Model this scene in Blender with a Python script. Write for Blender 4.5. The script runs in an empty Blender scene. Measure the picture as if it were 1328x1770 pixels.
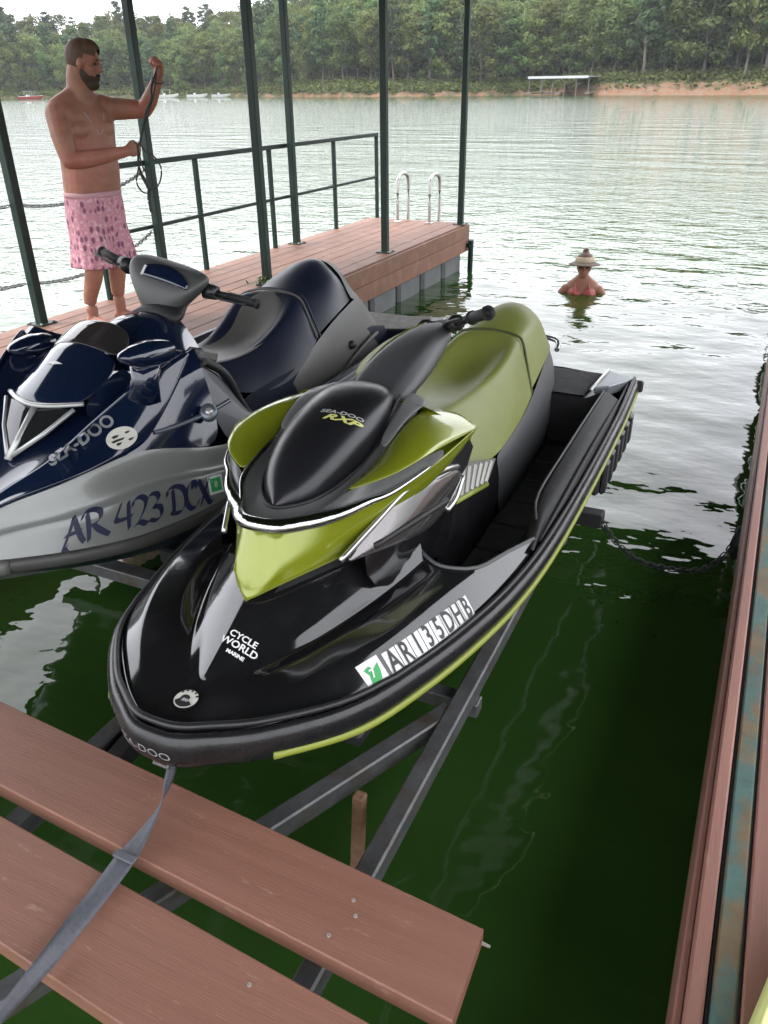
import bpy, bmesh, math, random
from mathutils import Vector, Matrix, noise
from mathutils.bvhtree import BVHTree

SC = bpy.context.scene
COL = SC.collection
R = math.radians

# ------------------------------------------------------------------ camera
CAM_Z = 2.05                      # metres above the water
PITCH, YAW, ROLL = R(28.4), R(25.3), 0.011
_f = Vector((-math.sin(YAW)*math.cos(PITCH), math.cos(YAW)*math.cos(PITCH), -math.sin(PITCH)))
_r0 = Vector((math.cos(YAW), math.sin(YAW), 0)); _u0 = _r0.cross(_f)
_r = _r0*math.cos(ROLL) - _u0*math.sin(ROLL)
_u = _u0*math.cos(ROLL) + _r0*math.sin(ROLL)
cam = bpy.data.cameras.new('camera'); cam_o = bpy.data.objects.new('camera', cam); COL.objects.link(cam_o)
cam.sensor_fit = 'VERTICAL'; cam.sensor_height = 36; cam.lens = 1358/1770*36
cam.clip_start = 0.05; cam.clip_end = 6000
mw = Matrix((( _r.x, _u.x, -_f.x, 0), (_r.y, _u.y, -_f.y, 0), (_r.z, _u.z, -_f.z, CAM_Z), (0, 0, 0, 1)))
cam_o.matrix_world = mw
SC.camera = cam_o

# ------------------------------------------------------------------ sky, sun, exposure
SUN_EL, SUN_AZ = R(58), R(-118)    # azimuth from +Y towards +X
world = bpy.data.worlds.new('World'); SC.world = world; world.use_nodes = True
nt = world.node_tree; nt.nodes.clear()
def wn(t, **k):
    n = nt.nodes.new(t)
    for a, b in k.items(): setattr(n, a, b)
    return n
sky = wn('ShaderNodeTexSky', sky_type='NISHITA', sun_disc=False, sun_elevation=SUN_EL, sun_rotation=SUN_AZ)
bg = wn('ShaderNodeBackground'); bg.inputs['Strength'].default_value = 0.10
out = wn('ShaderNodeOutputWorld')
tc = wn('ShaderNodeTexCoord')
mp = wn('ShaderNodeMapping'); mp.inputs['Scale'].default_value = (2.2, 2.2, 6.0)
nz = wn('ShaderNodeTexNoise'); nz.inputs['Scale'].default_value = 1.3; nz.inputs['Detail'].default_value = 6; nz.inputs['Roughness'].default_value = .6
rmp = wn('ShaderNodeValToRGB'); rmp.color_ramp.elements[0].position = .30; rmp.color_ramp.elements[1].position = .62
rmp.color_ramp.elements[0].color = (.80, .80, .80, 1); rmp.color_ramp.elements[1].color = (1, 1, 1, 1)
mixc = wn('ShaderNodeMix', data_type='RGBA')
mixc.inputs['B'].default_value = (11.2, 11.25, 11.8, 1)          # bright overcast cloud
nt.links.new(tc.outputs['Generated'], mp.inputs[0]); nt.links.new(mp.outputs[0], nz.inputs['Vector'])
nt.links.new(nz.outputs[0], rmp.inputs[0]); nt.links.new(rmp.outputs[0], mixc.inputs['Factor'])
nt.links.new(sky.outputs[0], mixc.inputs['A']); nt.links.new(mixc.outputs['Result'], bg.inputs[0])
nt.links.new(bg.outputs[0], out.inputs[0])
sun = bpy.data.lights.new('sun', 'SUN'); sun.energy = 1.3; sun.angle = R(14); sun.color = (1, .96, .9)
sun_o = bpy.data.objects.new('sun', sun); COL.objects.link(sun_o)
_d = Vector((math.sin(SUN_AZ)*math.cos(SUN_EL), math.cos(SUN_AZ)*math.cos(SUN_EL), math.sin(SUN_EL)))
sun_o.rotation_euler = _d.to_track_quat('Z', 'Y').to_euler()
sun_o.location = (0, 0, 40)
SC.view_settings.view_transform = 'Standard'; SC.view_settings.look = 'None'
SC.view_settings.exposure = 1.75; SC.view_settings.gamma = 1
SC.view_settings.use_curve_mapping = False
SC.render.engine = 'CYCLES'
SC.cycles.max_bounces = 6; SC.cycles.diffuse_bounces = 3; SC.cycles.glossy_bounces = 4
SC.cycles.transmission_bounces = 4; SC.cycles.transparent_max_bounces = 6
SC.cycles.caustics_reflective = False; SC.cycles.caustics_refractive = False
SC.cycles.use_denoising = True

# ------------------------------------------------------------------ materials
MATS = {}
def mat(name, col, rough=.5, metal=0., spec=.5, coat=0., var=.0, vscale=8., bump=0., bscale=60., stretch=(1, 1, 1), rvar=0., col2=None, c2thr=(.55, .65), c2scale=3., c2stretch=(1, 1, 1), trans=0., alpha=1., bump2=0., b2scale=3., objvar=0.):
    if name in MATS: return MATS[name]
    m = bpy.data.materials.new(name); m.use_nodes = True; t = m.node_tree
    b = t.nodes['Principled BSDF']
    b.inputs['Roughness'].default_value = rough; b.inputs['Metallic'].default_value = metal
    b.inputs['Specular IOR Level'].default_value = spec
    b.inputs['Coat Weight'].default_value = coat; b.inputs['Coat Roughness'].default_value = .04
    b.inputs['Transmission Weight'].default_value = trans; b.inputs['Alpha'].default_value = alpha
    tcn = t.nodes.new('ShaderNodeTexCoord'); mpn = t.nodes.new('ShaderNodeMapping')
    mpn.inputs['Scale'].default_value = stretch; t.links.new(tcn.outputs['Object'], mpn.inputs[0])
    c = t.nodes.new('ShaderNodeRGB'); c.outputs[0].default_value = (*col, 1); cur = c.outputs[0]
    def noi(scale, det=4, vec=None):
        n = t.nodes.new('ShaderNodeTexNoise'); n.inputs['Scale'].default_value = scale; n.inputs['Detail'].default_value = det
        n.inputs['Roughness'].default_value = .65
        t.links.new((vec or mpn).outputs[0], n.inputs['Vector']); return n
    if col2:
        mp2 = t.nodes.new('ShaderNodeMapping'); mp2.inputs['Scale'].default_value = c2stretch; t.links.new(tcn.outputs['Object'], mp2.inputs[0])
        n = noi(c2scale, 5, mp2); r = t.nodes.new('ShaderNodeMapRange'); r.inputs[1].default_value = c2thr[0]; r.inputs[2].default_value = c2thr[1]
        t.links.new(n.outputs[0], r.inputs[0])
        mx = t.nodes.new('ShaderNodeMix'); mx.data_type = 'RGBA'; t.links.new(r.outputs[0], mx.inputs['Factor'])
        t.links.new(cur, mx.inputs['A']); mx.inputs['B'].default_value = (*col2, 1); cur = mx.outputs['Result']
    if var or objvar:
        v = t.nodes.new('ShaderNodeMath'); v.operation = 'ADD'; v.inputs[0].default_value = 1; v.inputs[1].default_value = 0
        if var:
            n = noi(vscale); r = t.nodes.new('ShaderNodeMapRange'); r.inputs[1].default_value = .25; r.inputs[2].default_value = .75
            r.inputs[3].default_value = -var; r.inputs[4].default_value = var
            t.links.new(n.outputs[0], r.inputs[0]); t.links.new(r.outputs[0], v.inputs[1])
        last = v.outputs[0]
        if objvar:
            oi = t.nodes.new('ShaderNodeObjectInfo'); r2 = t.nodes.new('ShaderNodeMapRange'); r2.inputs[3].default_value = 1-objvar; r2.inputs[4].default_value = 1+objvar
            t.links.new(oi.outputs['Random'], r2.inputs[0])
            m2 = t.nodes.new('ShaderNodeMath'); m2.operation = 'MULTIPLY'; t.links.new(last, m2.inputs[0]); t.links.new(r2.outputs[0], m2.inputs[1]); last = m2.outputs[0]
        vm = t.nodes.new('ShaderNodeVectorMath'); vm.operation = 'SCALE'
        t.links.new(cur, vm.inputs[0]); t.links.new(last, vm.inputs['Scale']); cur = vm.outputs[0]
    t.links.new(cur, b.inputs['Base Color'])
    if rvar:
        n = noi(vscale*.7); r = t.nodes.new('ShaderNodeMapRange'); r.inputs[1].default_value = .3; r.inputs[2].default_value = .7
        r.inputs[3].default_value = max(0, rough-rvar); r.inputs[4].default_value = min(1, rough+rvar)
        t.links.new(n.outputs[0], r.inputs[0]); t.links.new(r.outputs[0], b.inputs['Roughness'])
    if bump:
        n = noi(bscale); bn = t.nodes.new('ShaderNodeBump'); bn.inputs['Distance'].default_value = bump; bn.inputs['Strength'].default_value = 1
        t.links.new(n.outputs[0], bn.inputs['Height']); last = bn.outputs[0]
        if bump2:
            n2 = noi(b2scale, 2); bn2 = t.nodes.new('ShaderNodeBump'); bn2.inputs['Distance'].default_value = bump2
            t.links.new(n2.outputs[0], bn2.inputs['Height']); t.links.new(bn.outputs[0], bn2.inputs['Normal']); last = bn2.outputs[0]
        t.links.new(last, b.inputs['Normal'])
    MATS[name] = m; return m

# ------------------------------------------------------------------ object helpers
def tag(o, label=None, cat=None, group=None, kind=None):
    if label: o['label'] = label
    if cat: o['category'] = cat
    if group: o['group'] = group
    if kind: o['kind'] = kind
    return o
def thing(name, label, cat, loc, group=None):
    o = bpy.data.objects.new(name, None); COL.objects.link(o); o.location = loc; o.empty_display_size = .1
    return tag(o, label, cat, group)
def link_mesh(name, me, m, parent=None, loc=None):
    o = bpy.data.objects.new(name, me); COL.objects.link(o)
    if m is not None and not me.materials: me.materials.append(m)
    if parent: o.parent = parent
    if loc: o.location = loc
    return o
def wroot(o):
    p = Vector((0, 0, 0))
    while o is not None: p += o.location; o = o.parent
    return p
def finish(name, bm, m, parent=None, smooth=True, sub=0, angle=None, origin=None):
    """bmesh in world coordinates -> one object (children keep parent-relative vertices)."""
    bmesh.ops.remove_doubles(bm, verts=bm.verts[:], dist=1e-5)
    if parent is not None: off = wroot(parent)
    elif origin is not None: off = Vector(origin)
    else: off = Vector((0, 0, 0))
    for v in bm.verts: v.co -= off
    me = bpy.data.meshes.new(name); bm.to_mesh(me); bm.free()
    for p in me.polygons: p.use_smooth = smooth
    o = link_mesh(name, me, m, parent)
    if parent is None: o.location = off
    if angle is not None and smooth:
        try: me.set_sharp_from_angle(angle=angle)
        except Exception: pass
    if sub:
        s = o.modifiers.new('sub', 'SUBSURF'); s.levels = sub; s.render_levels = sub
    return o
def box_bm(bm, c, d, rotz=0, bev=0, rot=None):
    x = bmesh.new()
    bmesh.ops.create_cube(x, size=1)
    bmesh.ops.scale(x, vec=d, verts=x.verts[:])
    if bev: bmesh.ops.bevel(x, geom=x.edges[:], offset=bev, segments=1, affect='EDGES', profile=.5)
    M4 = Matrix.Translation(c) @ (rot.to_4x4() if rot else Matrix.Rotation(rotz, 4, 'Z'))
    bmesh.ops.transform(x, matrix=M4, verts=x.verts[:])
    me = bpy.data.meshes.new('t'); x.to_mesh(me); x.free(); bm.from_mesh(me); bpy.data.meshes.remove(me)
def box(name, c, d, m, parent=None, rotz=0, bev=.004, rot=None):
    bm = bmesh.new(); box_bm(bm, c, d, rotz, bev, rot); return finish(name, bm, m, parent, smooth=False, origin=c)
def smooth_path(pts, n=6):
    pts = [Vector(p) for p in pts]; out = []
    for i in range(len(pts)-1):
        p0 = pts[max(i-1, 0)]; p1 = pts[i]; p2 = pts[i+1]; p3 = pts[min(i+2, len(pts)-1)]
        for k in range(n):
            t = k/n
            out.append(.5*((2*p1)+(p2-p0)*t+(2*p0-5*p1+4*p2-p3)*t*t+(3*p1-p0-3*p2+p3)*t*t*t))
    out.append(pts[-1]); return out
def tube_bm(bm, pts, r, seg=10, cap=True, closed=False, ry=None, up=Vector((0, 0, 1))):
    pts = [Vector(p) for p in pts]; n = len(pts); rings = []
    for i, p in enumerate(pts):
        if closed: t = (pts[(i+1) % n]-pts[i-1])
        else: t = pts[min(i+1, n-1)]-pts[max(i-1, 0)]
        t.normalize()
        a = t.cross(up)
        if a.length < 1e-3: a = t.cross(Vector((1, 0, 0)))
        a.normalize(); b = a.cross(t).normalized()
        rr = r[i] if isinstance(r, (list, tuple)) else r
        rb = (ry[i] if isinstance(ry, (list, tuple)) else ry) if ry is not None else rr
        rings.append([bm.verts.new(p+a*(rr*math.cos(2*math.pi*k/seg))+b*(rb*math.sin(2*math.pi*k/seg))) for k in range(seg)])
    m = n if closed else n-1
    for i in range(m):
        A, B = rings[i], rings[(i+1) % n]
        for k in range(seg): bm.faces.new((A[k], A[(k+1) % seg], B[(k+1) % seg], B[k]))
    if cap and not closed:
        bm.faces.new(rings[0][::-1]); bm.faces.new(rings[-1])
def tube(name, pts, r, m, parent=None, seg=10, smooth=0, origin=None, **k):
    if smooth: pts = smooth_path(pts, smooth)
    bm = bmesh.new(); tube_bm(bm, pts, r, seg, **k)
    return finish(name, bm, m, parent, angle=R(50), origin=origin or tuple(pts[0]))
def loft_bm(bm, rows, cr_rows=(), cr_cols=(), cv=.8, wrap=False, caps=False):
    lay = bm.edges.layers.float.get('crease_edge') or bm.edges.layers.float.new('crease_edge')
    V = [[bm.verts.new(p) for p in r] for r in rows]; nr, nc = len(V), len(V[0])
    for i in range(nr-1):
        for j in range(nc if wrap else nc-1):
            q = [V[i][j], V[i][(j+1) % nc], V[i+1][(j+1) % nc], V[i+1][j]]
            try: bm.faces.new(q)
            except ValueError: pass
    if caps:
        for r in (V[0][::-1], V[-1]):
            try: bm.faces.new(r)
            except ValueError: pass
    for i in range(nr):
        for j in range(nc):
            if i in cr_rows or (i-nr) in cr_rows:
                if j+1 < nc or wrap:
                    e = bm.edges.get((V[i][j], V[i][(j+1) % nc]))
                    if e: e[lay] = cv
            if j in cr_cols or (j-nc) in cr_cols:
                if i+1 < nr:
                    e = bm.edges.get((V[i][j], V[i+1][j]))
                    if e: e[lay] = cv
    return V
def fix_normals(bm, outward=None):
    bmesh.ops.remove_doubles(bm, verts=bm.verts[:], dist=1e-5)
    bad = [f for f in bm.faces if f.calc_area() < 1e-10]
    if bad: bmesh.ops.delete(bm, geom=bad, context='FACES_ONLY')
    bmesh.ops.recalc_face_normals(bm, faces=bm.faces[:])
def eval_bvh(objs):
    dg = bpy.context.evaluated_depsgraph_get(); vs, fs = [], []
    for o in objs:
        e = o.evaluated_get(dg); me = e.to_mesh(); M = Matrix.Translation(wroot(o)); k = len(vs)
        vs += [M @ v.co for v in me.vertices]; fs += [[k+i for i in p.vertices] for p in me.polygons]
        e.to_mesh_clear()
    return BVHTree.FromPolygons(vs, fs)
def text_bm(s, size=1., shear=0., bold=0., sx=1., gap=1.):
    c = bpy.data.curves.new('t', 'FONT'); c.body = s; c.size = size; c.shear = shear; c.offset = bold; c.align_x = 'CENTER'; c.align_y = 'CENTER'
    c.resolution_u = 3; c.space_character = gap
    o = bpy.data.objects.new('t', c); COL.objects.link(o)
    me = bpy.data.meshes.new_from_object(o.evaluated_get(bpy.context.evaluated_depsgraph_get()))
    bpy.data.objects.remove(o); bpy.data.curves.remove(c)
    bm = bmesh.new(); bm.from_mesh(me); bpy.data.meshes.remove(me)
    for v in bm.verts: v.co.x *= sx
    bmesh.ops.subdivide_edges(bm, edges=[e for e in bm.edges if e.calc_length() > size*.5], cuts=1)
    return bm
def poly_bm(polys):
    bm = bmesh.new()
    for p in polys: bm.faces.new([bm.verts.new((x, y, 0)) for x, y in p])
    return bm
def stick(name, bm, O, U, Vv, bvh, m, parent, off=.002, reach=.35):
    """lay a flat 2-D print on a surface: project it along the print's own normal."""
    O, U, Vv = Vector(O), Vector(U).normalized(), Vector(Vv)
    Vv = (Vv-U*Vv.dot(U)).normalized(); N = U.cross(Vv)
    for v in bm.verts:
        p = O+U*v.co.x+Vv*v.co.y
        h, nn, i, d = bvh.ray_cast(p+N*reach, -N, reach*2.2)
        v.co = (h if h is not None else p)+N*off
    return finish(name, bm, m, parent, smooth=False)
# ------------------------------------------------------------------ materials of the place
M_green = mat('green_painted_steel', (.011, .028, .021), .45, spec=.25, var=.25, vscale=9, bump=.0006, bscale=90, col2=(.06, .045, .03), c2thr=(.66, .74), c2scale=14)
M_deck = mat('composite_board', (.176, .083, .050), .62, var=.16, vscale=5, stretch=(1, 1, 1), bump=.0009, bscale=160, objvar=.10, col2=(.235, .125, .09), c2thr=(.5, .75), c2scale=7)
M_plank = mat('weathered_plank', (.215, .101, .068), .52, spec=.4, var=.12, vscale=4, stretch=(.25, 9, 4), bump=.0012, bscale=45, col2=(.31, .18, .13), c2thr=(.63, .74), c2scale=17, c2stretch=(.8, 3.0, 2), rvar=.1)
M_galv = mat('galvanised_steel', (.125, .128, .13), .5, metal=.6, var=.3, vscale=14, bump=.001, bscale=50, col2=(.10, .075, .05), c2thr=(.5, .7), c2scale=9)
M_rust = mat('rusty_steel', (.16, .085, .045), .8, var=.4, vscale=30, bump=.002, bscale=60)
M_float = mat('float_plastic', (.115, .12, .12), .6, var=.25, vscale=6, bump=.001, bscale=30)
M_black = mat('black_rubber', (.012, .012, .013), .55, var=.3, vscale=20, bump=.0008, bscale=90)
M_chrome = mat('polished_steel', (.62, .62, .60), .16, metal=1)
M_screw = mat('screw_steel', (.30, .27, .24), .4, metal=.2)

# ------------------------------------------------------------------ water
def water_mat():
    m = bpy.data.materials.new('lake_water'); m.use_nodes = True; t = m.node_tree; b = t.nodes['Principled BSDF']
    b.inputs['Base Color'].default_value = (.0190, .051, .0088, 1); b.inputs['Roughness'].default_value = .02; b.inputs['IOR'].default_value = 1.333; b.inputs['Specular IOR Level'].default_value = .85
    g = t.nodes.new('ShaderNodeNewGeometry')
    def noi(scale, det, st=(1, 1, 1), rough=.5, rot=0):
        mp = t.nodes.new('ShaderNodeMapping'); mp.inputs['Scale'].default_value = st; mp.inputs['Rotation'].default_value = (0, 0, rot)
        t.links.new(g.outputs['Position'], mp.inputs[0])
        n = t.nodes.new('ShaderNodeTexNoise'); n.inputs['Scale'].default_value = scale; n.inputs['Detail'].default_value = det; n.inputs['Roughness'].default_value = rough
        t.links.new(mp.outputs[0], n.inputs['Vector']); return n.outputs[0]
    def mth(op, a, b_):
        n = t.nodes.new('ShaderNodeMath'); n.operation = op
        for i, x in enumerate((a, b_)):
            if isinstance(x, (int, float)): n.inputs[i].default_value = x
            else: t.links.new(x, n.inputs[i])
        return n.outputs[0]
    sep = t.nodes.new('ShaderNodeSeparateXYZ'); t.links.new(g.outputs['Position'], sep.inputs[0])
    # open water is choppier than the sheltered slip under the roof
    mr = t.nodes.new('ShaderNodeMapRange'); mr.interpolation_type = 'SMOOTHSTEP'
    mr.inputs[1].default_value = 5; mr.inputs[2].default_value = 22; mr.inputs[3].default_value = .20; mr.inputs[4].default_value = 1.0
    t.links.new(sep.outputs['Y'], mr.inputs[0])
    mx = t.nodes.new('ShaderNodeMapRange'); mx.interpolation_type = 'SMOOTHSTEP'
    mx.inputs[1].default_value = -3.5; mx.inputs[2].default_value = -9; mx.inputs[3].default_value = 0; mx.inputs[4].default_value = .8
    t.links.new(sep.outputs['X'], mx.inputs[0])
    chop = mth('MAXIMUM', mr.outputs[0], mx.outputs[0])
    big = noi(1.3, 1.5, (1, 1.25, 1), .45, .5)
    mid = noi(4.2, 2.0, (1, 1.5, 1), .5, -.35)
    fin = noi(16, 2.0, (1, 1.4, 1), .5, .2)
    h = mth('ADD', mth('MULTIPLY', big, .044), mth('MULTIPLY', mth('MULTIPLY', mid, .036), chop))
    h = mth('ADD', h, mth('MULTIPLY', mth('MULTIPLY', fin, .009), mth('MULTIPLY', chop, chop)))
    swell = noi(.22, 2.5, (1, 2.6, 1), .55, -.42)          # long wind ripples out on the lake
    far_ = t.nodes.new('ShaderNodeMapRange'); far_.interpolation_type = 'SMOOTHSTEP'; far_.inputs[1].default_value = 11; far_.inputs[2].default_value = 40
    t.links.new(sep.outputs['Y'], far_.inputs[0]); h = mth('ADD', h, mth('MULTIPLY', mth('MULTIPLY', swell, .28), far_.outputs[0]))
    bp = t.nodes.new('ShaderNodeBump'); bp.inputs['Strength'].default_value = 1; bp.inputs['Distance'].default_value = 1.0
    t.links.new(h, bp.inputs['Height']); t.links.new(bp.outputs[0], b.inputs['Normal'])
    return m
bm = bmesh.new()
bmesh.ops.create_grid(bm, x_segments=8, y_segments=8, size=900)
o = finish('water', bm, water_mat(), smooth=False); tag(o, kind='structure')

# ------------------------------------------------------------------ left walkway
DZ = .55
W0 = thing('dock_walkway', 'long reddish-brown board walkway on grey floats, running out past the two watercraft', 'dock', (-4.1, 4.0, 0))
xs0, xs1, nb = -4.79, -3.435, 9
bw = (xs1-xs0)/nb
rng = random.Random(4)
ye0, ye1 = 0.2, 9.80
for i in range(nb):
    cx = xs0+bw*(i+.5)
    cut = ye0+(4.1 if i % 2 else 5.6)
    for a, b in ((ye0, cut), (cut, ye1)):
        box('deck_board', (cx, (a+b)/2, DZ-.0125+rng.uniform(-.0015, .0015)), (bw-.007, b-a-.004, .025), M_deck, W0, bev=.003)
for z0, z1 in ((.385, .535), (.225, .380)):
    box('fascia_board', (-3.420, (ye0+ye1)/2, (z0+z1)/2), (.024, ye1-ye0, z1-z0), M_deck, W0, bev=.003)
    box('fascia_board', ((xs0+xs1)/2, ye1+.013, (z0+z1)/2), (xs1-xs0+.04, .024, z1-z0), M_deck, W0, bev=.003)
for x in (-4.70, -3.52): box('joist', (x, (ye0+ye1)/2, .43), (.06, ye1-ye0-.1, .18), M_galv, W0)
for k in range(6):
    y = 9.72-.66*k
    box('float', (-3.98, y-.31, .06), (1.02, .575, .32), M_float, W0, bev=.035)
box('float_gap_backing', (-4.02, 7.8, .08), (.98, 3.9, .24), M_black, W0, bev=.01)  # black box added behind the floats so the gaps look shaded
box('float', (-3.98, 3.2, .06), (1.02, 4.6, .32), M_black, W0, bev=.03)

# ------------------------------------------------------------------ posts that carry the roof
ROOF_Z = 3.10
def post(x, y, label, t=.066, z0=DZ, z1=ROOF_Z):
    p = thing('roof_post', label, 'post', (x, y, z0), 'green steel roof posts along the walkway')
    box('post_tube', (x, y, (z0+z1)/2), (t, t, z1-z0), M_green, p, bev=.006)
    box('base_plate', (x, y, z0+.005), (.15, .15, .008), M_green, p, bev=.002)
    for a, b in ((-1, -1), (1, 1), (-1, 1), (1, -1)):
        box('bolt', (x+a*.058, y+b*.058, z0+.014), (.018, .018, .012), M_screw, p, bev=.003)
    return p
post(-4.70, 4.12, 'dark green steel post nearest the camera, left of the man')
post(-4.70, 5.53, 'dark green steel post right behind the rope the man holds')
post(-3.87, 5.87, 'dark green steel post with green weeds at its foot, behind the blue watercraft seat')
post(-4.68, 7.74, 'slim dark green post on the railing line, second post from the man along the rail')
post(-3.56, 7.63, 'dark green post at the walkway edge where the rail seems to end')
post(-3.48, 9.66, 'thin dark green post at the far end of the walkway beside the ladder')
pp = thing('mooring_pipe', 'short dark green pipe going down into the water at the far walkway corner', 'pipe', (-3.36, 9.74, 0))
tube('pipe_tube', [(-3.36, 9.74, -.3), (-3.36, 9.74, .36)], .033, M_green, pp)
box('pipe_clamp', (-3.385, 9.74, .30), (.05, .10, .05), M_green, pp)

# ------------------------------------------------------------------ railing
rl = thing('guard_railing', 'dark green steel railing with top and middle rail on the lake side of the walkway', 'railing', (-4.755, 7.5, DZ))
box('top_rail', (-4.755, 7.425, 1.525), (.042, 5.09, .042), M_green, rl)
box('middle_rail', (-4.755, 7.425, 1.03), (.03, 5.09, .03), M_green, rl)
box('rail_post', (-4.755, 9.95, .854), (.04, .04, 1.30), M_green, rl)
box('rail_bracket', (-4.755, 9.875, .40), (.05, .11, .06), M_green, rl)
for y in (4.90, 6.20, 7.42, 8.80): box('rail_post', (-4.755, y, (DZ+1.504)/2), (.04, .04, 1.504-DZ), M_green, rl)
# chains between the posts on the left
M_chain = mat('chain_steel', (.11, .11, .115), .5, metal=.7, var=.3, vscale=40)
def link_bm(r=.012, L=.022, wire=.0035, seg=5):
    bm = bmesh.new(); pts = []
    for k in range(12):
        a = 2*math.pi*k/12; pts.append(Vector((math.cos(a)*r, math.sin(a)*r+(L-r if math.sin(a) > .01 else -(L-r) if math.sin(a) < -.01 else 0), 0)))
    tube_bm(bm, pts, wire, seg, closed=True); return bm
def chain(name, label, pts, L=.022, r=.012, wire=.0035, group=None, material=None, maxn=280):
    root = thing(name, label, 'chain', pts[0], group)
    P = smooth_path(pts, 40); acc = [0]
    for i in range(1, len(P)): acc.append(acc[-1]+(P[i]-P[i-1]).length)
    step = 2*L-2.3*wire*2; n = int(acc[-1]/step); me = None; j = 0
    for k in range(min(n, maxn)):
        s = (k+.5)*step
        while j < len(P)-2 and acc[j+1] < s: j += 1
        f_ = (s-acc[j])/max(1e-6, acc[j+1]-acc[j]); p = P[j].lerp(P[j+1], f_); d = (P[j+1]-P[j]).normalized()
        if me is None:
            b = link_bm(r, L, wire); me = bpy.data.meshes.new('link'); b.to_mesh(me); b.free()
            for q in me.polygons: q.use_smooth = True
            me.materials.append(material or M_chain)
        o = bpy.data.objects.new('chain_link', me); COL.objects.link(o); o.parent = root
        q = d.to_track_quat('Y', 'Z').to_matrix().to_4x4() @ Matrix.Rotation(R(45 if k % 2 else -45), 4, 'Y')
        o.matrix_local = Matrix.Translation(p-Vector(pts[0])) @ q
    return root
def sag(a, b, s, n=7):
    a, b = Vector(a), Vector(b); out = []
    for i in range(n+1):
        t = i/n; p = a.lerp(b, t); p.z -= s*4*t*(1-t); out.append(tuple(p))
    return out
chain('guard_chain', 'upper sagging chain slung between the left post and the man', sag((-4.74, 4.14, 1.36), (-4.74, 5.51, 1.47), .09))
chain('guard_chain', 'lower sagging chain slung between the left post and the man', sag((-4.74, 4.14, .83), (-4.74, 5.51, 1.0), .10))
chain('guard_chain', 'upper chain running out of the picture left of the nearest post', sag((-4.74, 2.9, 1.50), (-4.74, 4.09, 1.36), .05))
chain('guard_chain', 'lower chain running out of the picture left of the nearest post', sag((-4.74, 2.9, 1.05), (-4.74, 4.09, .84), .05))
# ------------------------------------------------------------------ ladder
ld = thing('swim_ladder', 'pale steel swim ladder with two hooped handrails at the walkway end', 'ladder', (-4.08, 9.8, DZ))
for x in (-4.30, -3.87):
    pts = [(x, 9.60, DZ), (x, 9.60, .98), (x, 9.63, 1.06), (x, 9.72, 1.10), (x, 9.86, 1.08), (x, 9.93, .98), (x, 9.93, .5), (x, 9.93, -.5)]
    tube('handrail', pts, .021, mat('brushed_steel', (.42, .42, .39), .3, metal=.85), ld, smooth=4)
    box('flange', (x, 9.60, DZ+.006), (.08, .08, .008), M_chrome, ld)
for z in (.30, .05, -.2): tube('rung', [(-4.30, 9.93, z), (-3.87, 9.93, z)], .017, MATS['brushed_steel'], ld)

# ------------------------------------------------------------------ roof over the slip (above the picture, seen in reflections)
rf = thing('dock_roof', 'dark corrugated metal roof over the slip', 'roof', (-2.4, 3.3, ROOF_Z))
M_roof = mat('roof_sheet', (.055, .060, .052), .6, var=.3, vscale=3)
bm = bmesh.new(); x0, x1, y0, y1 = -5.25, 1.6, -1.3, 9.45
nx = 70; rows = []
for zz in (0, .012):
    rows.append([(x0+(x1-x0)*i/nx, None, ROOF_Z+.16+zz+(.018 if i % 2 else 0)) for i in range(nx+1)])
V = [[[bm.verts.new((p[0], y, p[2])) for p in r] for y in (y0, y1)] for r in rows]
for r in V:
    for i in range(nx): bm.faces.new((r[0][i], r[0][i+1], r[1][i+1], r[1][i]))
finish('roof_sheet', bm, M_roof, rf, smooth=False)
for y in (-1.2, 1.4, 4.0, 6.7, 9.38): box('roof_beam', ((x0+x1)/2, y, ROOF_Z+.07), (x1-x0, .07, .14), M_green, rf)
for x in (-4.72, -3.2): box('roof_purlin', (x, (y0+y1)/2, ROOF_Z+.02), (.06, y1-y0, .06), M_green, rf)

# ------------------------------------------------------------------ front planks
fw = thing('plank_walkway', 'two wide reddish-brown planks across the slip in the foreground with a gap between them', 'walkway', (-1.0, .8, DZ-.045))
def plank(c4, name='plank', th=.046):
    (ax, ay), (bx, by), (cx, cy), (dx, dy) = c4      # far-left, far-right, near-right, near-left
    bm = bmesh.new(); N = 10; tp, bt = [], []
    rows = []
    for i in range(N+1):
        t = i/N
        f = Vector((ax+(bx-ax)*t, ay+(by-ay)*t, 0)); n = Vector((dx+(cx-dx)*t, dy+(cy-dy)*t, 0))
        e = .003; d = (n-f).normalized()
        rows.append([(f.x, f.y, DZ-th), (f.x, f.y, DZ-e), (f.x+d.x*e, f.y+d.y*e, DZ), (n.x-d.x*e, n.y-d.y*e, DZ), (n.x, n.y, DZ-e), (n.x, n.y, DZ-th)])
    loft_bm(bm, rows, wrap=True, caps=True); fix_normals(bm)
    return finish(name, bm, M_plank, fw, smooth=False)
p1 = plank(((-2.6, 1.115), (-.252, .984), (-.246, .788), (-2.6, .900)))
p2 = plank(((-2.6, .850), (.02, .700), (.02, .482), (-2.6, .640)))
for x, y in ((-.52, .93), (-.53, .84), (-.62, .69), (-.62, .56), (-.50, .9)):
    bm = bmesh.new(); bmesh.ops.create_cone(bm, cap_ends=True, segments=10, radius1=.005, radius2=.0042, depth=.003, matrix=Matrix.Translation((x, y, DZ+.0012)))
    finish('screw', bm, M_screw, fw, smooth=False)
bm = bmesh.new(); bmesh.ops.create_cone(bm, cap_ends=True, segments=8, radius1=.004, radius2=.003, depth=.018, matrix=Matrix.Translation((-.240, .965, DZ-.02)) @ Matrix.Rotation(R(90), 4, 'Y'))
finish('nail', bm, M_screw, fw, smooth=False)

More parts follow.
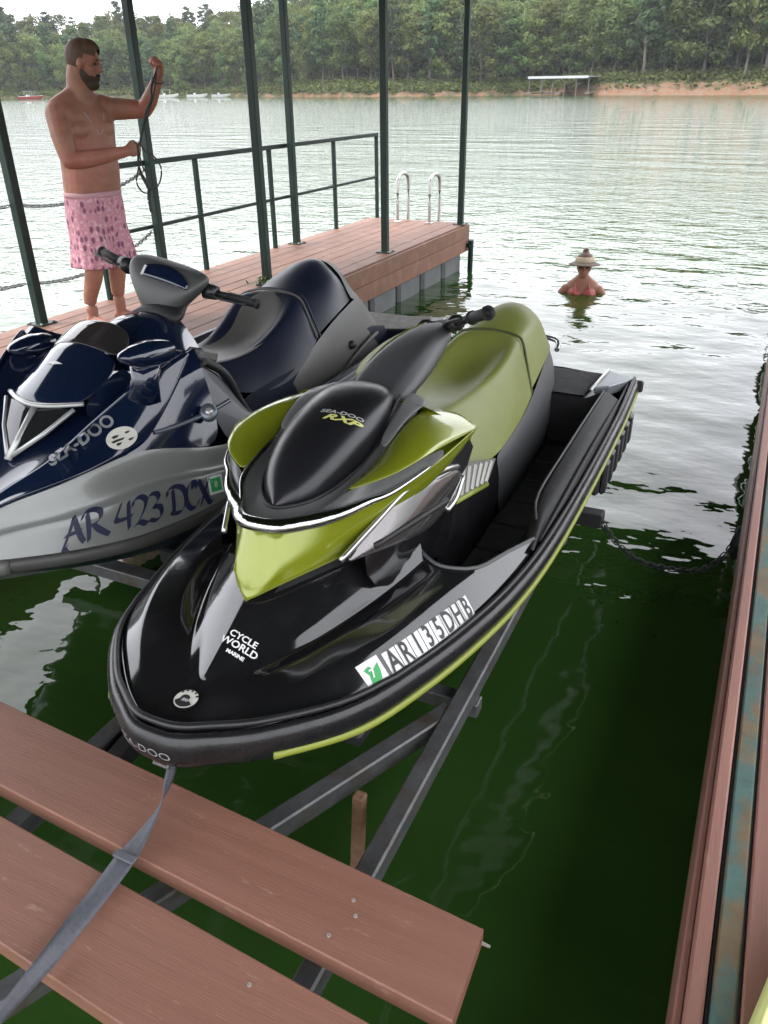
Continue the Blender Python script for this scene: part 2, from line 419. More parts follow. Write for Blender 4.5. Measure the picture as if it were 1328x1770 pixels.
# ------------------------------------------------------------------ right walkway
rd = thing('side_walkway', 'reddish board walkway along the right edge with a worn green steel strip let into it', 'dock', (.3, 3.0, 0))
M_side = mat('side_board', (.25, .118, .09), .5, var=.15, vscale=4, stretch=(5, .3, 2), bump=.0012, bscale=40, objvar=.06, col2=(.33, .2, .16), c2thr=(.6, .74), c2scale=10, c2stretch=(3, .7, 2))
M_strip = mat('worn_green_strip', (.062, .125, .11), .5, var=.3, vscale=10, bump=.001, bscale=70, col2=(.15, .105, .055), c2thr=(.47, .60), c2scale=7, c2stretch=(1.6, .8, 1))
rd.rotation_euler.z = -.0078
box('edge_board_or_gap', (.1505, 4.2, DZ-.02), (.033, 10, .04), M_side, rd, bev=.005)
box('fascia_board', (.126, 4.2, DZ-.105), (.016, 10, .165), M_side, rd, bev=.003)
box('edge_board_or_gap', (.172, 4.2, DZ-.075), (.008, 10, .03), M_black, rd, bev=0)  # not a board: black strip that darkens the gap beside the steel strip
box('steel_strip', (.1995, 4.2, DZ-.024), (.044, 10, .044), M_strip, rd, bev=.004)
for k in range(3):
    box('deck_board', (.300+.146*k, 4.2, DZ-.018), (.141, 10, .034), M_side, rd, bev=.004)
box('float', (.5, 4.2, .05), (.7, 9.6, .34), M_black, rd, bev=.03)

# ------------------------------------------------------------------ boat lift / trailer frame
fr = thing('trailer_frame', 'wet grey steel trailer frame under the green watercraft', 'trailer', (-1.06, 2.0, 0))
for x in (-.60, -1.52): box('frame_rail', (x, 2.35, .315), (.055, 3.4, .07), M_galv, fr, bev=.006)
def beam(name, a, b, w, h, m, parent, bev=.005):
    a, b = Vector(a), Vector(b); d = (b-a); L = d.length; q = d.to_track_quat('Y', 'Z').to_matrix()
    return box(name, tuple((a+b)/2), (w, L, h), m, parent, bev=bev, rot=q)
beam('tongue_bar', (-.62, 1.78, .312), (-1.30, .30, .312), .055, .065, M_galv, fr)
beam('tongue_bar', (-1.50, 1.78, .312), (-1.42, .98, .312), .055, .065, M_black, fr)
for y in (1.9, 3.1): box('crossbar', (-1.06, y, .26), (1.0, .055, .055), M_galv, fr)
beam('support_pipe', (-.722, 1.352, .34), (-.752, 1.352, -.2), .034, .034, M_rust, fr)
for x in (-.84, -1.28):
    box('bunk', (x, 2.6, .365), (.09, 2.2, .05), M_black, fr, bev=.01)
f2 = thing('trailer_frame', 'dark steel cradle in the water under the blue watercraft', 'trailer', (-2.35, 2.6, 0))
for x in (-2.6, -2.1): box('frame_rail', (x, 3.45, .17), (.06, 2.4, .07), M_black, f2)
box('crossbar', (-2.2, 2.22, .12), (1.1, .08, .06), M_galv, f2)
for x in (-2.58, -2.12): box('bunk', (x, 3.4, .245), (.09, 2.3, .08), M_black, f2, bev=.01)
beam('lift_bar', (-.95, 3.42, .21), (-.455, 3.41, .225), .075, .07, M_black, fr)
chain('mooring_chain', 'dark chain sagging to the water between the lift bar and the right walkway',
      [(-.47, 3.41, .23), (-.42, 3.40, .17), (-.34, 3.37, .11), (-.22, 3.35, .07), (-.02, 3.38, .065), (.07, 3.42, .11), (.125, 3.46, .20)], L=.020, r=.0115, wire=.0034, material=M_black)
tube('mooring_cleat', [(.13, 3.44, .30), (.11, 3.46, .20), (.13, 3.50, .12)], .02, M_black, rd, smooth=3)
rd.location.x += .016
# weeds at the foot of a post
M_weed = mat('weed_leaf', (.07, .11, .03), .6, var=.4, vscale=30)
bm = bmesh.new()
for k in range(70):
    a = rng.uniform(0, 6.28); r_ = abs(rng.gauss(0, .07)); c = Vector((-3.87+math.cos(a)*r_, 5.82+math.sin(a)*r_*.8, DZ+rng.uniform(.005, .07)))
    d = Vector((rng.uniform(-1, 1), rng.uniform(-1, 1), rng.uniform(0, .8))).normalized()*rng.uniform(.02, .045); s = d.cross(Vector((rng.uniform(-1, 1), rng.uniform(-1, 1), 1))).normalized()*.009
    bm.faces.new([bm.verts.new(p) for p in (c-d, c+s, c+d, c-s)])
o = finish('weed_clump', bm, M_weed, None, smooth=False, origin=(-3.87, 5.82, DZ)); tag(o, 'small clump of green weeds at the foot of a green post', 'weeds')
# kayak-like board tip, lower right corner
M_lime = mat('pale_lime_plastic', (.62, .66, .25), .4, var=.05)
M_teal = mat('dark_teal_plastic', (.015, .06, .055), .35, var=.1)
kb = thing('float_board', 'dark teal board with a pale yellow-green rim lying on the right walkway corner', 'board', (.487, .915, DZ))
out_ = []
for k in range(40):
    a = 2*math.pi*k/40; ca, sa = math.cos(a), math.sin(a)
    out_.append(Vector((math.copysign(abs(ca)**.8, ca)*.27, math.copysign(abs(sa)**.8, sa)*.62, 0)))
q = Matrix.Rotation(R(-14), 3, 'Z'); cen = Vector((.512, .905, DZ+.052))
ring = [q @ p + cen for p in out_]
bm = bmesh.new(); tube_bm(bm, ring, .016, 8, closed=True, ry=.05); finish('rim', bm, M_lime, kb)
bm = bmesh.new()
vs = [[bm.verts.new(q @ (p*s)+cen+Vector((0, 0, z))) for p in out_] for s, z in ((1, -.05), (1, .03), (.9, .034), (.5, .02))]
for A, B in zip(vs, vs[1:]):
    for k in range(40): bm.faces.new((A[k], A[(k+1) % 40], B[(k+1) % 40], B[k]))
bm.faces.new(vs[-1]); bm.faces.new(vs[0][::-1]); finish('board_body', bm, M_teal, kb)

# tie-down strap from the bow of the green craft across the planks
M_strap = mat('grey_webbing', (.085, .088, .105), .55, var=.2, vscale=90, bump=.001, bscale=400)
ts = thing('tie_down_strap', 'twisted grey webbing strap running from the green bow over both planks', 'strap', (-1.01, .8, DZ))
SP = smooth_path([(-1.045, 1.035, .655), (-1.035, .985, .605), (-1.025, .93, .578), (-1.018, .86, .570), (-1.014, .795, .568), (-1.006, .71, .566), (-.999, .63, .564), (-.992, .55, .562), (-.988, .44, .562), (-.985, .25, .555), (-.98, -.1, .50)], 6)
TW = smooth_path([(75, .016, 0), (80, .017, 0), (125, .017, 0), (165, .019, 0), (178, .025, 0), (186, .022, 0), (205, .020, 0), (230, .018, 0), (262, .017, 0), (290, .017, 0), (380, .017, 0)], 6)
rows = []
for i, q in enumerate(SP):
    d = (SP[min(i+1, len(SP)-1)]-SP[max(i-1, 0)]).normalized(); a = R(TW[i].x); h = TW[i].y
    sx = d.cross(Vector((0, 0, 1))).normalized(); up_ = sx.cross(d); w = sx*math.cos(a)+up_*math.sin(a)
    lift = Vector((0, 0, abs(math.sin(a))*h*.9)); rows.append([q-w*h+lift, q-w*h*.4+lift, q+w*h*.4+lift, q+w*h+lift])
bm = bmesh.new(); loft_bm(bm, rows); fix_normals(bm); o = finish('webbing', bm, M_strap, ts); md = o.modifiers.new('t', 'SOLIDIFY'); md.thickness = .0018
bm = bmesh.new(); box_bm(bm, (-1.014, .800, .574), (.056, .020, .007), bev=.002); finish('folded_end', bm, M_strap, ts, smooth=False)
# ================================================================== green and black watercraft
M_blackgel = mat('black_gelcoat', (.008, .008, .009), .13, spec=.5, coat=.5, col2=(.020, .020, .021), c2thr=(.55, .8), c2scale=7, var=.3, vscale=5, bump=.0002, bscale=3, rvar=.05)
M_blackplas = mat('black_plastic', (.013, .013, .014), .38, var=.3, vscale=8, bump=.0004, bscale=160, rvar=.07)
M_bumper = mat('black_bumper', (.010, .010, .011), .30, var=.3, vscale=10, bump=.0015, bscale=14, rvar=.10)
M_mat = mat('traction_mat', (.045, .045, .047), .8, var=.4, vscale=25, bump=.003, bscale=150)
M_limepaint = mat('lime_metallic', (.215, .245, .014), .24, metal=.25, coat=.7, var=.08, vscale=3)
M_limevinyl = mat('lime_vinyl', (.165, .185, .040), .42, spec=.45, var=.10, vscale=4, bump=.0005, bscale=240, rvar=.06)
M_limestripe = mat('lime_stripe', (.22, .25, .035), .4)
M_greyplas = mat('grey_plastic', (.105, .108, .106), .32, var=.15, vscale=6, bump=.0004, bscale=200)
M_darkgrey = mat('dark_grey_plastic', (.050, .051, .054), .40, var=.15, vscale=6, bump=.0004, bscale=200)
M_midgrey = mat('base_grey_plastic', (.060, .062, .064), .5, var=.12, vscale=6, bump=.0005, bscale=200)
M_silver = mat('silver_trim', (.50, .50, .49), .22, metal=.9)
M_chrometrim = mat('chrome_trim', (.50, .50, .50), .10, metal=1., bump=.002, bscale=18)
M_mirrorpanel = mat('glossy_smoke_panel', (.16, .15, .15), .06, metal=.75, coat=.5, bump=.0006, bscale=9)
M_vent = mat('vent_grey', (.40, .40, .36), .4, var=.1)
M_white = mat('white_vinyl_print', (.72, .72, .70), .45)
M_inkblack = mat('black_vinyl_print', (.012, .012, .013), .45)
M_inkgreen = mat('green_vinyl_print', (.03, .33, .09), .45)
M_yellowink = mat('yellow_vinyl_print', (.55, .55, .18), .4)
M_grip = mat('rubber_grip', (.014, .014, .015), .6, bump=.003, bscale=220)

GX = -1.06
G = thing('watercraft', 'lime green and black personal watercraft nearest the camera, strapped on its trailer', 'jet ski', (GX, 2.5, .33), 'personal watercraft in the slip')
def gp(p): return (GX+p[0], p[1], p[2])
def mir(rows): return [[(-p[0], p[1], p[2]) for p in r] for r in rows]
def patch(name, X0, rows, m, parent, side=0, sub=2, cr=(), cc=(), cv=.8, thick=0, extra=None, tips=()):
    """rows of (lateral, y, z) points. side 0: both halves welded; +1 / -1: one half only."""
    bm = bmesh.new()
    for s in ((1, -1) if side == 0 else (side,)):
        rr = [[(X0+s*p[0], p[1], p[2]) for p in r] for r in rows]
        loft_bm(bm, rr, cr, cc, cv)
        if extra:
            for q in extra:
                bm.faces.new([bm.verts.new((X0+s*p[0], p[1], p[2])) for p in q])
    fix_normals(bm)
    if tips:
        vl = bm.verts.layers.float.get('crease_vert') or bm.verts.layers.float.new('crease_vert')
        for v in bm.verts:
            if any((Vector((abs(v.co.x-X0), v.co.y, v.co.z))-Vector(t)).length < 2e-3 for t in tips): v[vl] = 1
    o = finish(name, bm, m, parent, sub=0)
    if thick:
        md = o.modifiers.new('thick', 'SOLIDIFY'); md.thickness = thick; md.offset = -1
    if sub:
        md = o.modifiers.new('sub', 'SUBSURF'); md.levels = sub; md.render_levels = sub
    return o

# rail outline (lateral, y, z)
RAIL = [(0, .985, .722), (.065, .992, .721), (.125, 1.025, .718), (.235, 1.11, .706), (.375, 1.285, .690), (.457, 1.51, .675), (.520, 1.75, .666), (.563, 2.0, .657), (.590, 2.33, .65), (.600, 2.85, .648), (.600, 3.4, .65), (.597, 3.75, .66), (.588, 4.08, .675)]
# foredeck
D = [
 [(0, 1.18, .765), (0, 1.176, .762), (0, 1.17, .757), (0, 1.15, .755), (0, 1.13, .753), (0, 1.055, .747), (0, 1.012, .736), (0, .995, .725)],
 [(0, 1.21, .778), (.016, 1.205, .770), (.03, 1.2, .760), (.05, 1.18, .757), (.07, 1.16, .755), (.085, 1.08, .749), (.105, 1.047, .738), (.115, 1.035, .72)],
 [(0, 1.28, .81), (.038, 1.275, .793), (.07, 1.27, .772), (.09, 1.245, .762), (.125, 1.225, .762), (.175, 1.16, .759), (.213, 1.125, .740), (.228, 1.118, .710)],
 [(0, 1.39, .866), (.070, 1.375, .832), (.13, 1.36, .787), (.152, 1.345, .762), (.205, 1.33, .787), (.285, 1.29, .787), (.353, 1.268, .742), (.370, 1.290, .694)],
 [(0, 1.6, .93), (.115, 1.535, .888), (.20, 1.5, .812), (.22, 1.5, .777), (.285, 1.49, .808), (.375, 1.48, .80), (.434, 1.46, .730), (.452, 1.512, .679)],
 [(0, 1.9, 1.0), (.19, 1.75, .902), (.26, 1.7, .822), (.28, 1.7, .787), (.33, 1.69, .81), (.42, 1.7, .798), (.492, 1.705, .714), (.515, 1.752, .670)],
 [(0, 2.1, 1.0), (.27, 1.91, .885), (.30, 1.87, .825), (.315, 1.86, .805), (.37, 1.85, .795), (.463, 1.92, .775), (.530, 1.95, .695), (.558, 2.0, .661)],
]
bm = bmesh.new()
for s in (1, -1):
    V = loft_bm(bm, [[(GX+s*p[0], p[1], p[2]) for p in r] for r in D], (), (0, 2, 3, 4, 5, 6), .78)
    lay = bm.edges.layers.float['crease_edge']
    # the side panel runs on behind the foot-well edge
    ex = [(.545, 2.26, .714), (.565, 2.28, .678), (.586, 2.33, .654)]
    W = [bm.verts.new((GX+s*p[0], p[1], p[2])) for p in ex]
    bm.faces.new((V[-1][5], V[-1][6], W[1], W[0])); bm.faces.new((V[-1][6], V[-1][7], W[2], W[1]))
    for a, b in ((V[-1][5], W[0]), (V[-1][6], W[1]), (W[0], W[1]), (W[1], W[2])): bm.edges.get((a, b))[lay] = .8
    for i in range(1, 5): bm.edges.get((V[-1][i], V[-1][i+1]))[lay] = .9
fix_normals(bm)
g_deck = finish('foredeck', bm, M_blackgel, G, sub=3)
# rim strip along the rear edge of the foredeck
for s in (1, -1):
    tube('deck_lip', [gp((s*a, b, c)) for a, b, c in ((.295, 1.875, .823), (.335, 1.86, .806), (.385, 1.86, .796), (.46, 1.925, .777), (.50, 2.09, .748), (.543, 2.265, .716))], .006, M_darkgrey, G, smooth=3, seg=6)
# foot wells and gunwales
FW = [
 [(.25, 1.88, .83), (.30, 1.885, .808), (.38, 1.868, .786), (.462, 1.932, .768), (.545, 2.27, .708)],
 [(.20, 2.10, .66), (.235, 2.12, .50), (.30, 2.12, .46), (.44, 2.2, .46), (.505, 2.40, .60)],
]
patch('footwell_wall', GX, [[p for p in r] for r in FW], M_blackplas, G, side=0, sub=1, cr=(0, 1))
WL = []
for y, zg, w in ((2.20, .712, .584), (2.36, .725, .590), (2.55, .740, .594), (3.0, .757, .598), (3.4, .755, .598), (3.74, .740, .594)):
    wi = w-.118 if y > 2.4 else w-.075 if y > 2.3 else w-.05
    WL.append([(.16, y, .76), (.215, y, .60), (.235, y, .46), (w-.20, y, .46), (w-.155, y, .50), (wi, y, zg), (wi+.028, y, zg-.002), (w-.036, y, zg-.036), (w-.012, y, .672), (w-.002, y, .655)])
M_gunwale = mat('matte_black_gunwale', (.008, .008, .009), .42, spec=.14, var=.4, vscale=12, col2=(.03, .03, .03), c2thr=(.6, .75), c2scale=30)
patch('footwell', GX, WL, M_gunwale, G, sub=1, cr=(0, -1), cc=(2, 3, 5, 6, 7, 8), cv=1)
for s in (1, -1):   # moulded lines along the gunwale
    tube('gunwale_line', smooth_path([gp((s*(w-(.118 if y > 2.5 else .075)+.004), y, zg+.002)) for y, zg, w in ((2.38, .727, .590), (2.55, .740, .594), (3.0, .757, .598), (3.4, .755, .598), (3.74, .740, .594))], 4), .0045, M_midgrey, G, seg=6)
    tube('gunwale_line', smooth_path([gp((s*(w-.034), y, zg-.032)) for y, zg, w in ((2.30, .720, .588), (2.55, .740, .594), (3.0, .757, .598), (3.4, .755, .598), (3.74, .740, .594), (4.05, .738, .588))], 4), .006, M_black, G, seg=6)
for s in (1, -1):
    for k in range(6):
        y = 2.42+.22*k
        bm = bmesh.new(); box_bm(bm, gp((s*.335, y, .464)), (.17, .205, .012), bev=.004); finish('traction_pad', bm, M_mat, G, smooth=False)
# rear boarding platform
PL = [
 [(0, 3.72, .70), (.25, 3.72, .70), (.40, 3.72, .70), (.47, 3.74, .735)],
 [(0, 3.86, .712), (.25, 3.86, .712), (.40, 3.86, .708), (.50, 3.86, .725)],
 [(0, 4.00, .722), (.25, 4.0, .722), (.43, 4.0, .716), (.52, 4.0, .716)],
 [(0, 4.075, .722), (.25, 4.075, .722), (.45, 4.07, .714), (.535, 4.06, .70)]]
patch('boarding_platform', GX, PL, M_blackplas, G, sub=1, cr=(0, -1), cc=(2,))
patch('platform_mat', GX, [[(0, 3.735, .708), (.25, 3.735, .708), (.385, 3.735, .708)], [(0, 3.9, .722), (.25, 3.9, .722), (.405, 3.9, .720)], [(0, 4.05, .730), (.25, 4.05, .730), (.425, 4.05, .726)]], M_mat, G, sub=1, cr=(0, -1), cc=(-1,))
patch('platform_front', GX, [[(0, 3.722, .70), (.25, 3.722, .70), (.40, 3.722, .70), (.47, 3.742, .735)], [(0, 3.715, .45), (.25, 3.715, .45), (.40, 3.715, .45), (.45, 3.72, .46)]], M_blackplas, G, sub=0)
for s in (1, -1):
    bm = bmesh.new()
    top = [gp((s*a, b, c)) for a, b, c in ((.425, 3.78, .738), (.495, 3.80, .752), (.572, 4.075, .712), (.445, 4.085, .738))]
    bot = [(x, y, z-.05) for x, y, z in top]
    t_ = [bm.verts.new(p) for p in top]; b_ = [bm.verts.new(p) for p in bot]
    bm.faces.new(t_); bm.faces.new(b_[::-1])
    for i in range(4): bm.faces.new((t_[i], t_[(i+1) % 4], b_[(i+1) % 4], b_[i]))
    bmesh.ops.bevel(bm, geom=bm.edges[:], offset=.006, segments=2, affect='EDGES', profile=.5); fix_normals(bm)
    finish('corner_plate', bm, mat('brushed_corner_plate', (.20, .22, .235), .3, metal=.5, var=.1), G, smooth=False)
    tube('grab_strip', [gp((s*.415, 3.74, .735)), gp((s*.43, 3.90, .745)), gp((s*.44, 4.07, .742))], .008, M_silver, G, seg=6)
# hull below the rail
HB = []
for i, (l, y, z) in enumerate(RAIL):
    t = min(1, (y-.925)/1.4); k = 1-(1-t)**2
    HB.append([(l, y, z), (max(0, l-.035)*(.55+.42*k), y+.05*(1-k), z-.06-.10*k), (l*.45*k, y+.10*(1-k), .60-.22*k), (0, y+.12*(1-k), .585-.245*k)])
patch('hull_bottom', GX, HB, M_blackplas, G, sub=2, cc=(0, 1), cv=.5)
bm = bmesh.new()
q = [(.592, 4.08, .675), (.54, 4.09, .70), (.2, 4.10, .72), (0, 4.10, .72)]
top = [(-a, b, c) for a, b, c in q] + [(a, b, c) for a, b, c in q[::-1][1:]]
loft_bm(bm, [[gp(p) for p in top], [gp((p[0]*.93, 4.085, .50 if abs(p[0]) > .3 else .40)) for p in top]]); fix_normals(bm)
finish('transom', bm, M_blackplas, G, sub=0)
# bumper and stripe
def both(c): return [(-a, b, d) for a, b, d in c[::-1]] + list(c[1:])
cv_ = smooth_path([gp(p) for p in both([(a-.006 if a else 0, b+(.004 if a < .3 else 0), c) for a, b, c in RAIL])], 5)
hs = []
for p in cv_:
    t = min(1, max(0, (p.y-.93)/1.2)); hs.append(.050*(1-t)+.030*t)
bm = bmesh.new(); tube_bm(bm, [Vector((p.x, p.y, p.z+.004-.010*max(0, 1-(p.y-.98)/.3))) for p in cv_], .020, 12, ry=hs)
fix_normals(bm); g_bump = finish('bumper', bm, M_bumper, G)
bm = bmesh.new(); tube_bm(bm, [Vector((GX+(p.x-GX)*.985, p.y+.012 if p.y < 1.4 else p.y, p.z+h+.010)) for p, h in zip(cv_, hs)], .009, 8); finish('bumper_bead', bm, M_blackplas, G)
st = [(a+.009, b-.004, c-.030) for a, b, c in RAIL if b > 1.06]
for s in (1, -1):
    P = smooth_path([gp((s*a, b, c)) for a, b, c in st], 5)
    bm = bmesh.new(); tube_bm(bm, P, .009, 8, ry=.0115); finish('lime_stripe', bm, M_limestripe, G)
for s in (1, -1): box('bumper_end_cap', gp((s*.60, 4.075, .675)), (.045, .03, .06), M_black, G, bev=.008)
# sponsons: ribbed pads under the rail
for s in (1, -1):
    bm = bmesh.new()
    box_bm(bm, gp((s*.585, 3.50, .545)), (.035, .72, .15), bev=.012)
    sp = finish('sponson', bm, M_black, G, smooth=False)
    for k in range(6):
        bm = bmesh.new(); box_bm(bm, gp((s*.612, 3.20+.12*k, .548)), (.030, .075, .155), bev=.012); finish('rib', bm, M_blackplas, sp, smooth=False)

# ---- green fairing
low = [(0, 1.385, .864), (.04, 1.411, .885), (.085, 1.470, .900), (.14, 1.561, .911), (.185, 1.655, .912), (.225, 1.712, .958), (.275, 1.80, 1.018), (.315, 1.965, 1.025), (.337, 2.235, 1.090)]
mid = [(0, 1.40, .895), (.058, 1.425, .925), (.105, 1.515, .962), (.155, 1.59, .985), (.210, 1.66, 1.02), (.25, 1.72, 1.035), (.298, 1.83, 1.056), (.325, 2.00, 1.062), (.3375, 2.237, 1.093)]
chrm = [(0, 1.475, 1.045), (.052, 1.492, 1.041), (.11, 1.552, 1.038), (.15, 1.587, 1.043), (.185, 1.62, 1.052), (.225, 1.68, 1.062), (.27, 1.735, 1.074), (.322, 1.87, 1.10), (.338, 2.238, 1.096)]
patch('green_fairing', GX, [low, mid, chrm], M_limepaint, G, sub=2, cr=(0, 1, 2), cc=(1,), cv=.92, thick=.006, tips=[low[0], mid[0], mid[1], chrm[0], chrm[1], low[8]])
# underside skirt so the fairing has no gap above the deck
patch('fairing_skirt', GX, [[(a*.97, b+.02, c-.002) for a, b, c in low[1:]], [(a*.93, b+.04, c-.14) for a, b, c in low[1:]]], M_blackplas, G, sub=1)
# ---- green shoulder panels (upper leaf) and grey surround
leafU = [(.165, 1.662, 1.102), (.170, 1.75, 1.108), (.178, 1.854, 1.122), (.184, 1.93, 1.158), (.193, 2.02, 1.182), (.203, 2.11, 1.178), (.225, 2.20, 1.155), (.28, 2.245, 1.127), (.335, 2.236, 1.095)]
leafM = [(.170, 1.660, 1.107), (.205, 1.72, 1.128), (.235, 1.80, 1.150), (.258, 1.875, 1.174), (.270, 1.94, 1.182), (.278, 2.03, 1.172), (.290, 2.11, 1.15), (.312, 2.19, 1.122), (.336, 2.236, 1.094)]
leafL = [(.175, 1.660, 1.105), (.225, 1.682, 1.125), (.270, 1.732, 1.135), (.298, 1.80, 1.144), (.318, 1.86, 1.149), (.324, 1.96, 1.136), (.329, 2.05, 1.122), (.334, 2.15, 1.106), (.337, 2.236, 1.093)]
for s in (1, -1): patch('shoulder_panel', GX, [leafU, leafM, leafL], M_limepaint, G, side=s, sub=2, cr=(0, 2), cv=.95, thick=.008, tips=[leafU[0], leafL[0], leafU[8], leafL[8]])
for s in (1, -1):   # back of the shoulder, facing the rider
    patch('shoulder_back', GX, [leafU[4:], [(a*.9, b+.05, c-.05) for a, b, c in leafU[4:]], [(a*.85, b+.05, c-.18) for a, b, c in leafU[4:]]], M_limepaint, G, side=s, sub=2, cr=(0,), thick=.004)
podrim = [(0, 1.556, 1.064), (.060, 1.60, 1.068), (.101, 1.67, 1.079), (.123, 1.75, 1.094), (.134, 1.85, 1.110), (.134, 1.93, 1.135), (.126, 2.00, 1.162), (.120, 2.06, 1.19), (.105, 2.14, 1.20)]
surro = [(0, 1.490, 1.052), (.060, 1.500, 1.052), (.115, 1.575, 1.052), (.155, 1.64, 1.085), (.168, 1.75, 1.104), (.176, 1.85, 1.118), (.182, 1.93, 1.154), (.190, 2.02, 1.180), (.195, 2.12, 1.176)]
surm = [tuple((a+b)/2+(0, 0, -.008)[i] for i, (a, b) in enumerate(zip(p, q))) for p, q in zip(podrim, surro)]
patch('grey_surround', GX, [podrim, surm, surro], M_greyplas, G, sub=2, cr=(0, 2), thick=.006)
for s in (1, -1):
    patch('grey_flank', GX, [[(.150, 1.642, 1.085), (.175, 1.656, 1.103), (.225, 1.680, 1.123), (.270, 1.730, 1.133), (.298, 1.798, 1.142), (.318, 1.858, 1.147), (.326, 1.96, 1.130)],
                             [(.125, 1.585, 1.055), (.165, 1.622, 1.075), (.208, 1.665, 1.088), (.250, 1.717, 1.098), (.285, 1.785, 1.107), (.314, 1.85, 1.118), (.327, 1.96, 1.117)],
                             [(.11, 1.563, 1.038), (.150, 1.595, 1.045), (.190, 1.628, 1.058), (.230, 1.685, 1.068), (.274, 1.745, 1.081), (.318, 1.855, 1.100), (.329, 1.96, 1.104)]], M_greyplas, G, side=s, sub=2, cr=(0, 2))
# chrome band
cb = [(a+.002, b-.004, c+.006) for a, b, c in ((0, 1.472, 1.050), (.055, 1.490, 1.046), (.11, 1.548, 1.043), (.15, 1.585, 1.048), (.185, 1.618, 1.056), (.225, 1.678, 1.067), (.27, 1.733, 1.080), (.322, 1.866, 1.106))]
P = smooth_path([gp(p) for p in both(cb)], 8); n = len(P)
rad = [.004+.0165*min(1, 3.2*min(i, n-1-i)/n*1.0) for i in range(n)]
bm = bmesh.new(); tube_bm(bm, P, rad, 10); finish('chrome_band', bm, M_chrometrim, G)
# inner chrome branch between the grey surround and the shoulder panel
for s in (-1,):
    P = smooth_path([gp((s*a, b, c)) for a, b, c in ((.085, 1.522, 1.058), (.118, 1.574, 1.062), (.152, 1.636, 1.092), (.167, 1.74, 1.110), (.176, 1.83, 1.122))], 6); n = len(P)
    bm = bmesh.new(); tube_bm(bm, P, [.0085*(1-.75*i/(n-1)) for i in range(n)], 8); finish('chrome_branch', bm, M_chrometrim, G)
# pale swept strip beside the cover
for s in (1, -1):
    patch('swept_strip', GX, [[(.146, 1.90, 1.140), (.142, 1.98, 1.168), (.140, 2.06, 1.192), (.138, 2.13, 1.204), (.12, 2.20, 1.20)], [(.180, 1.87, 1.136), (.186, 1.94, 1.166), (.192, 2.02, 1.190), (.198, 2.10, 1.190), (.20, 2.18, 1.176)]], mat('pale_strip', (.17, .175, .175), .35), G, side=s, sub=2, cr=(0, 1), cc=(0, -1), thick=.004)
# ---- black storage cover
SEC = [(1.556, .006, 1.066, 1.073), (1.60, .062, 1.068, 1.120), (1.66, .100, 1.076, 1.164), (1.75, .124, 1.094, 1.208), (1.86, .136, 1.112, 1.240), (1.97, .134, 1.148, 1.256), (2.07, .124, 1.188, 1.252), (2.14, .095, 1.190, 1.232), (2.175, .05, 1.18, 1.205)]
rows = []
for y, w, zr, zc in SEC:
    r = []
    for k in range(9):
        a = math.pi/2*k/8
        r.append((w*math.sin(a)**.82, y, zr-.012+(zc-zr+.012)*math.cos(a)**.72))
    rows.append(r)
g_pod = patch('storage_cover', GX, rows, mat('satin_black_cover', (.010, .010, .012), .28, spec=.45, var=.15, vscale=4, bump=.0003, bscale=200), G, sub=1)
bm = bmesh.new(); tube_bm(bm, smooth_path([gp(p) for p in both([(a+.004, b-.002, c) for a, b, c in podrim])], 5), .006, 8); finish('cover_seal', bm, M_black, G)

# ---- steering: cover, bar, grips
axis = Vector((0, .62, .78)).normalized(); piv = Vector(gp((0, 2.42, 1.20)))
def steer(bm, ang): bmesh.ops.rotate(bm, cent=piv, matrix=Matrix.Rotation(ang, 3, axis), verts=bm.verts[:])
GA = R(-7)
rows = []
for y, z, w, h, ex in ((2.185, 1.150, .098, .022, 3.4), (2.22, 1.165, .116, .038, 4), (2.33, 1.195, .120, .052, 4.4), (2.46, 1.226, .104, .056, 4.4), (2.58, 1.248, .080, .052, 3.8), (2.69, 1.258, .054, .040, 2.8), (2.73, 1.26, .03, .02, 2)):
    r = []
    for k in range(20):
        a = 2*math.pi*k/20; ca, sa = math.cos(a), math.sin(a)
        t = Vector((0, -.45, .89))
        l = w*math.copysign(abs(ca)**(2/ex), ca); hh = h*math.copysign(abs(sa)**(2/ex), sa)
        if hh > 0: l *= .80
        r.append((GX+l, y+t.y*hh, z+t.z*hh))
    rows.append(r)
bm = bmesh.new(); loft_bm(bm, rows, wrap=True, caps=True); steer(bm, GA); fix_normals(bm)
finish('steering_cover', bm, M_darkgrey, G, sub=1, angle=None)
bm = bmesh.new(); tube_bm(bm, [gp((.0, 2.14, 1.07)), gp((0, 2.28, 1.13)), gp((0, 2.42, 1.17))], [.105, .092, .07], 16, ry=[.045, .045, .035]); finish('steering_boot', bm, M_black, G)
for s in (-1,):
    bm = bmesh.new(); loft_bm(bm, [[(GX+s*a, b, c) for a, b, c in r] for r in ([(.10, 2.30, 1.20), (.095, 2.36, 1.235), (.088, 2.47, 1.266), (.070, 2.60, 1.286), (.045, 2.70, 1.288)], [(.135, 2.30, 1.18), (.165, 2.38, 1.205), (.158, 2.51, 1.236), (.128, 2.63, 1.258), (.07, 2.72, 1.266)])]); steer(bm, GA); fix_normals(bm)
    o = finish('cover_flank', bm, M_limevinyl if s < 0 else M_darkgrey, G, sub=2); o.modifiers.new('t', 'SOLIDIFY').thickness = .01
bm = bmesh.new(); tube_bm(bm, smooth_path([gp((-.112, 2.225, 1.142)), gp((-.06, 2.185, 1.136)), gp((0, 2.172, 1.134)), gp((.06, 2.180, 1.136)), gp((.118, 2.215, 1.140))], 5), .012, 8); steer(bm, GA); finish('cover_gap_lip', bm, M_black, G)  # black tube added to read as the dark gap below the cover
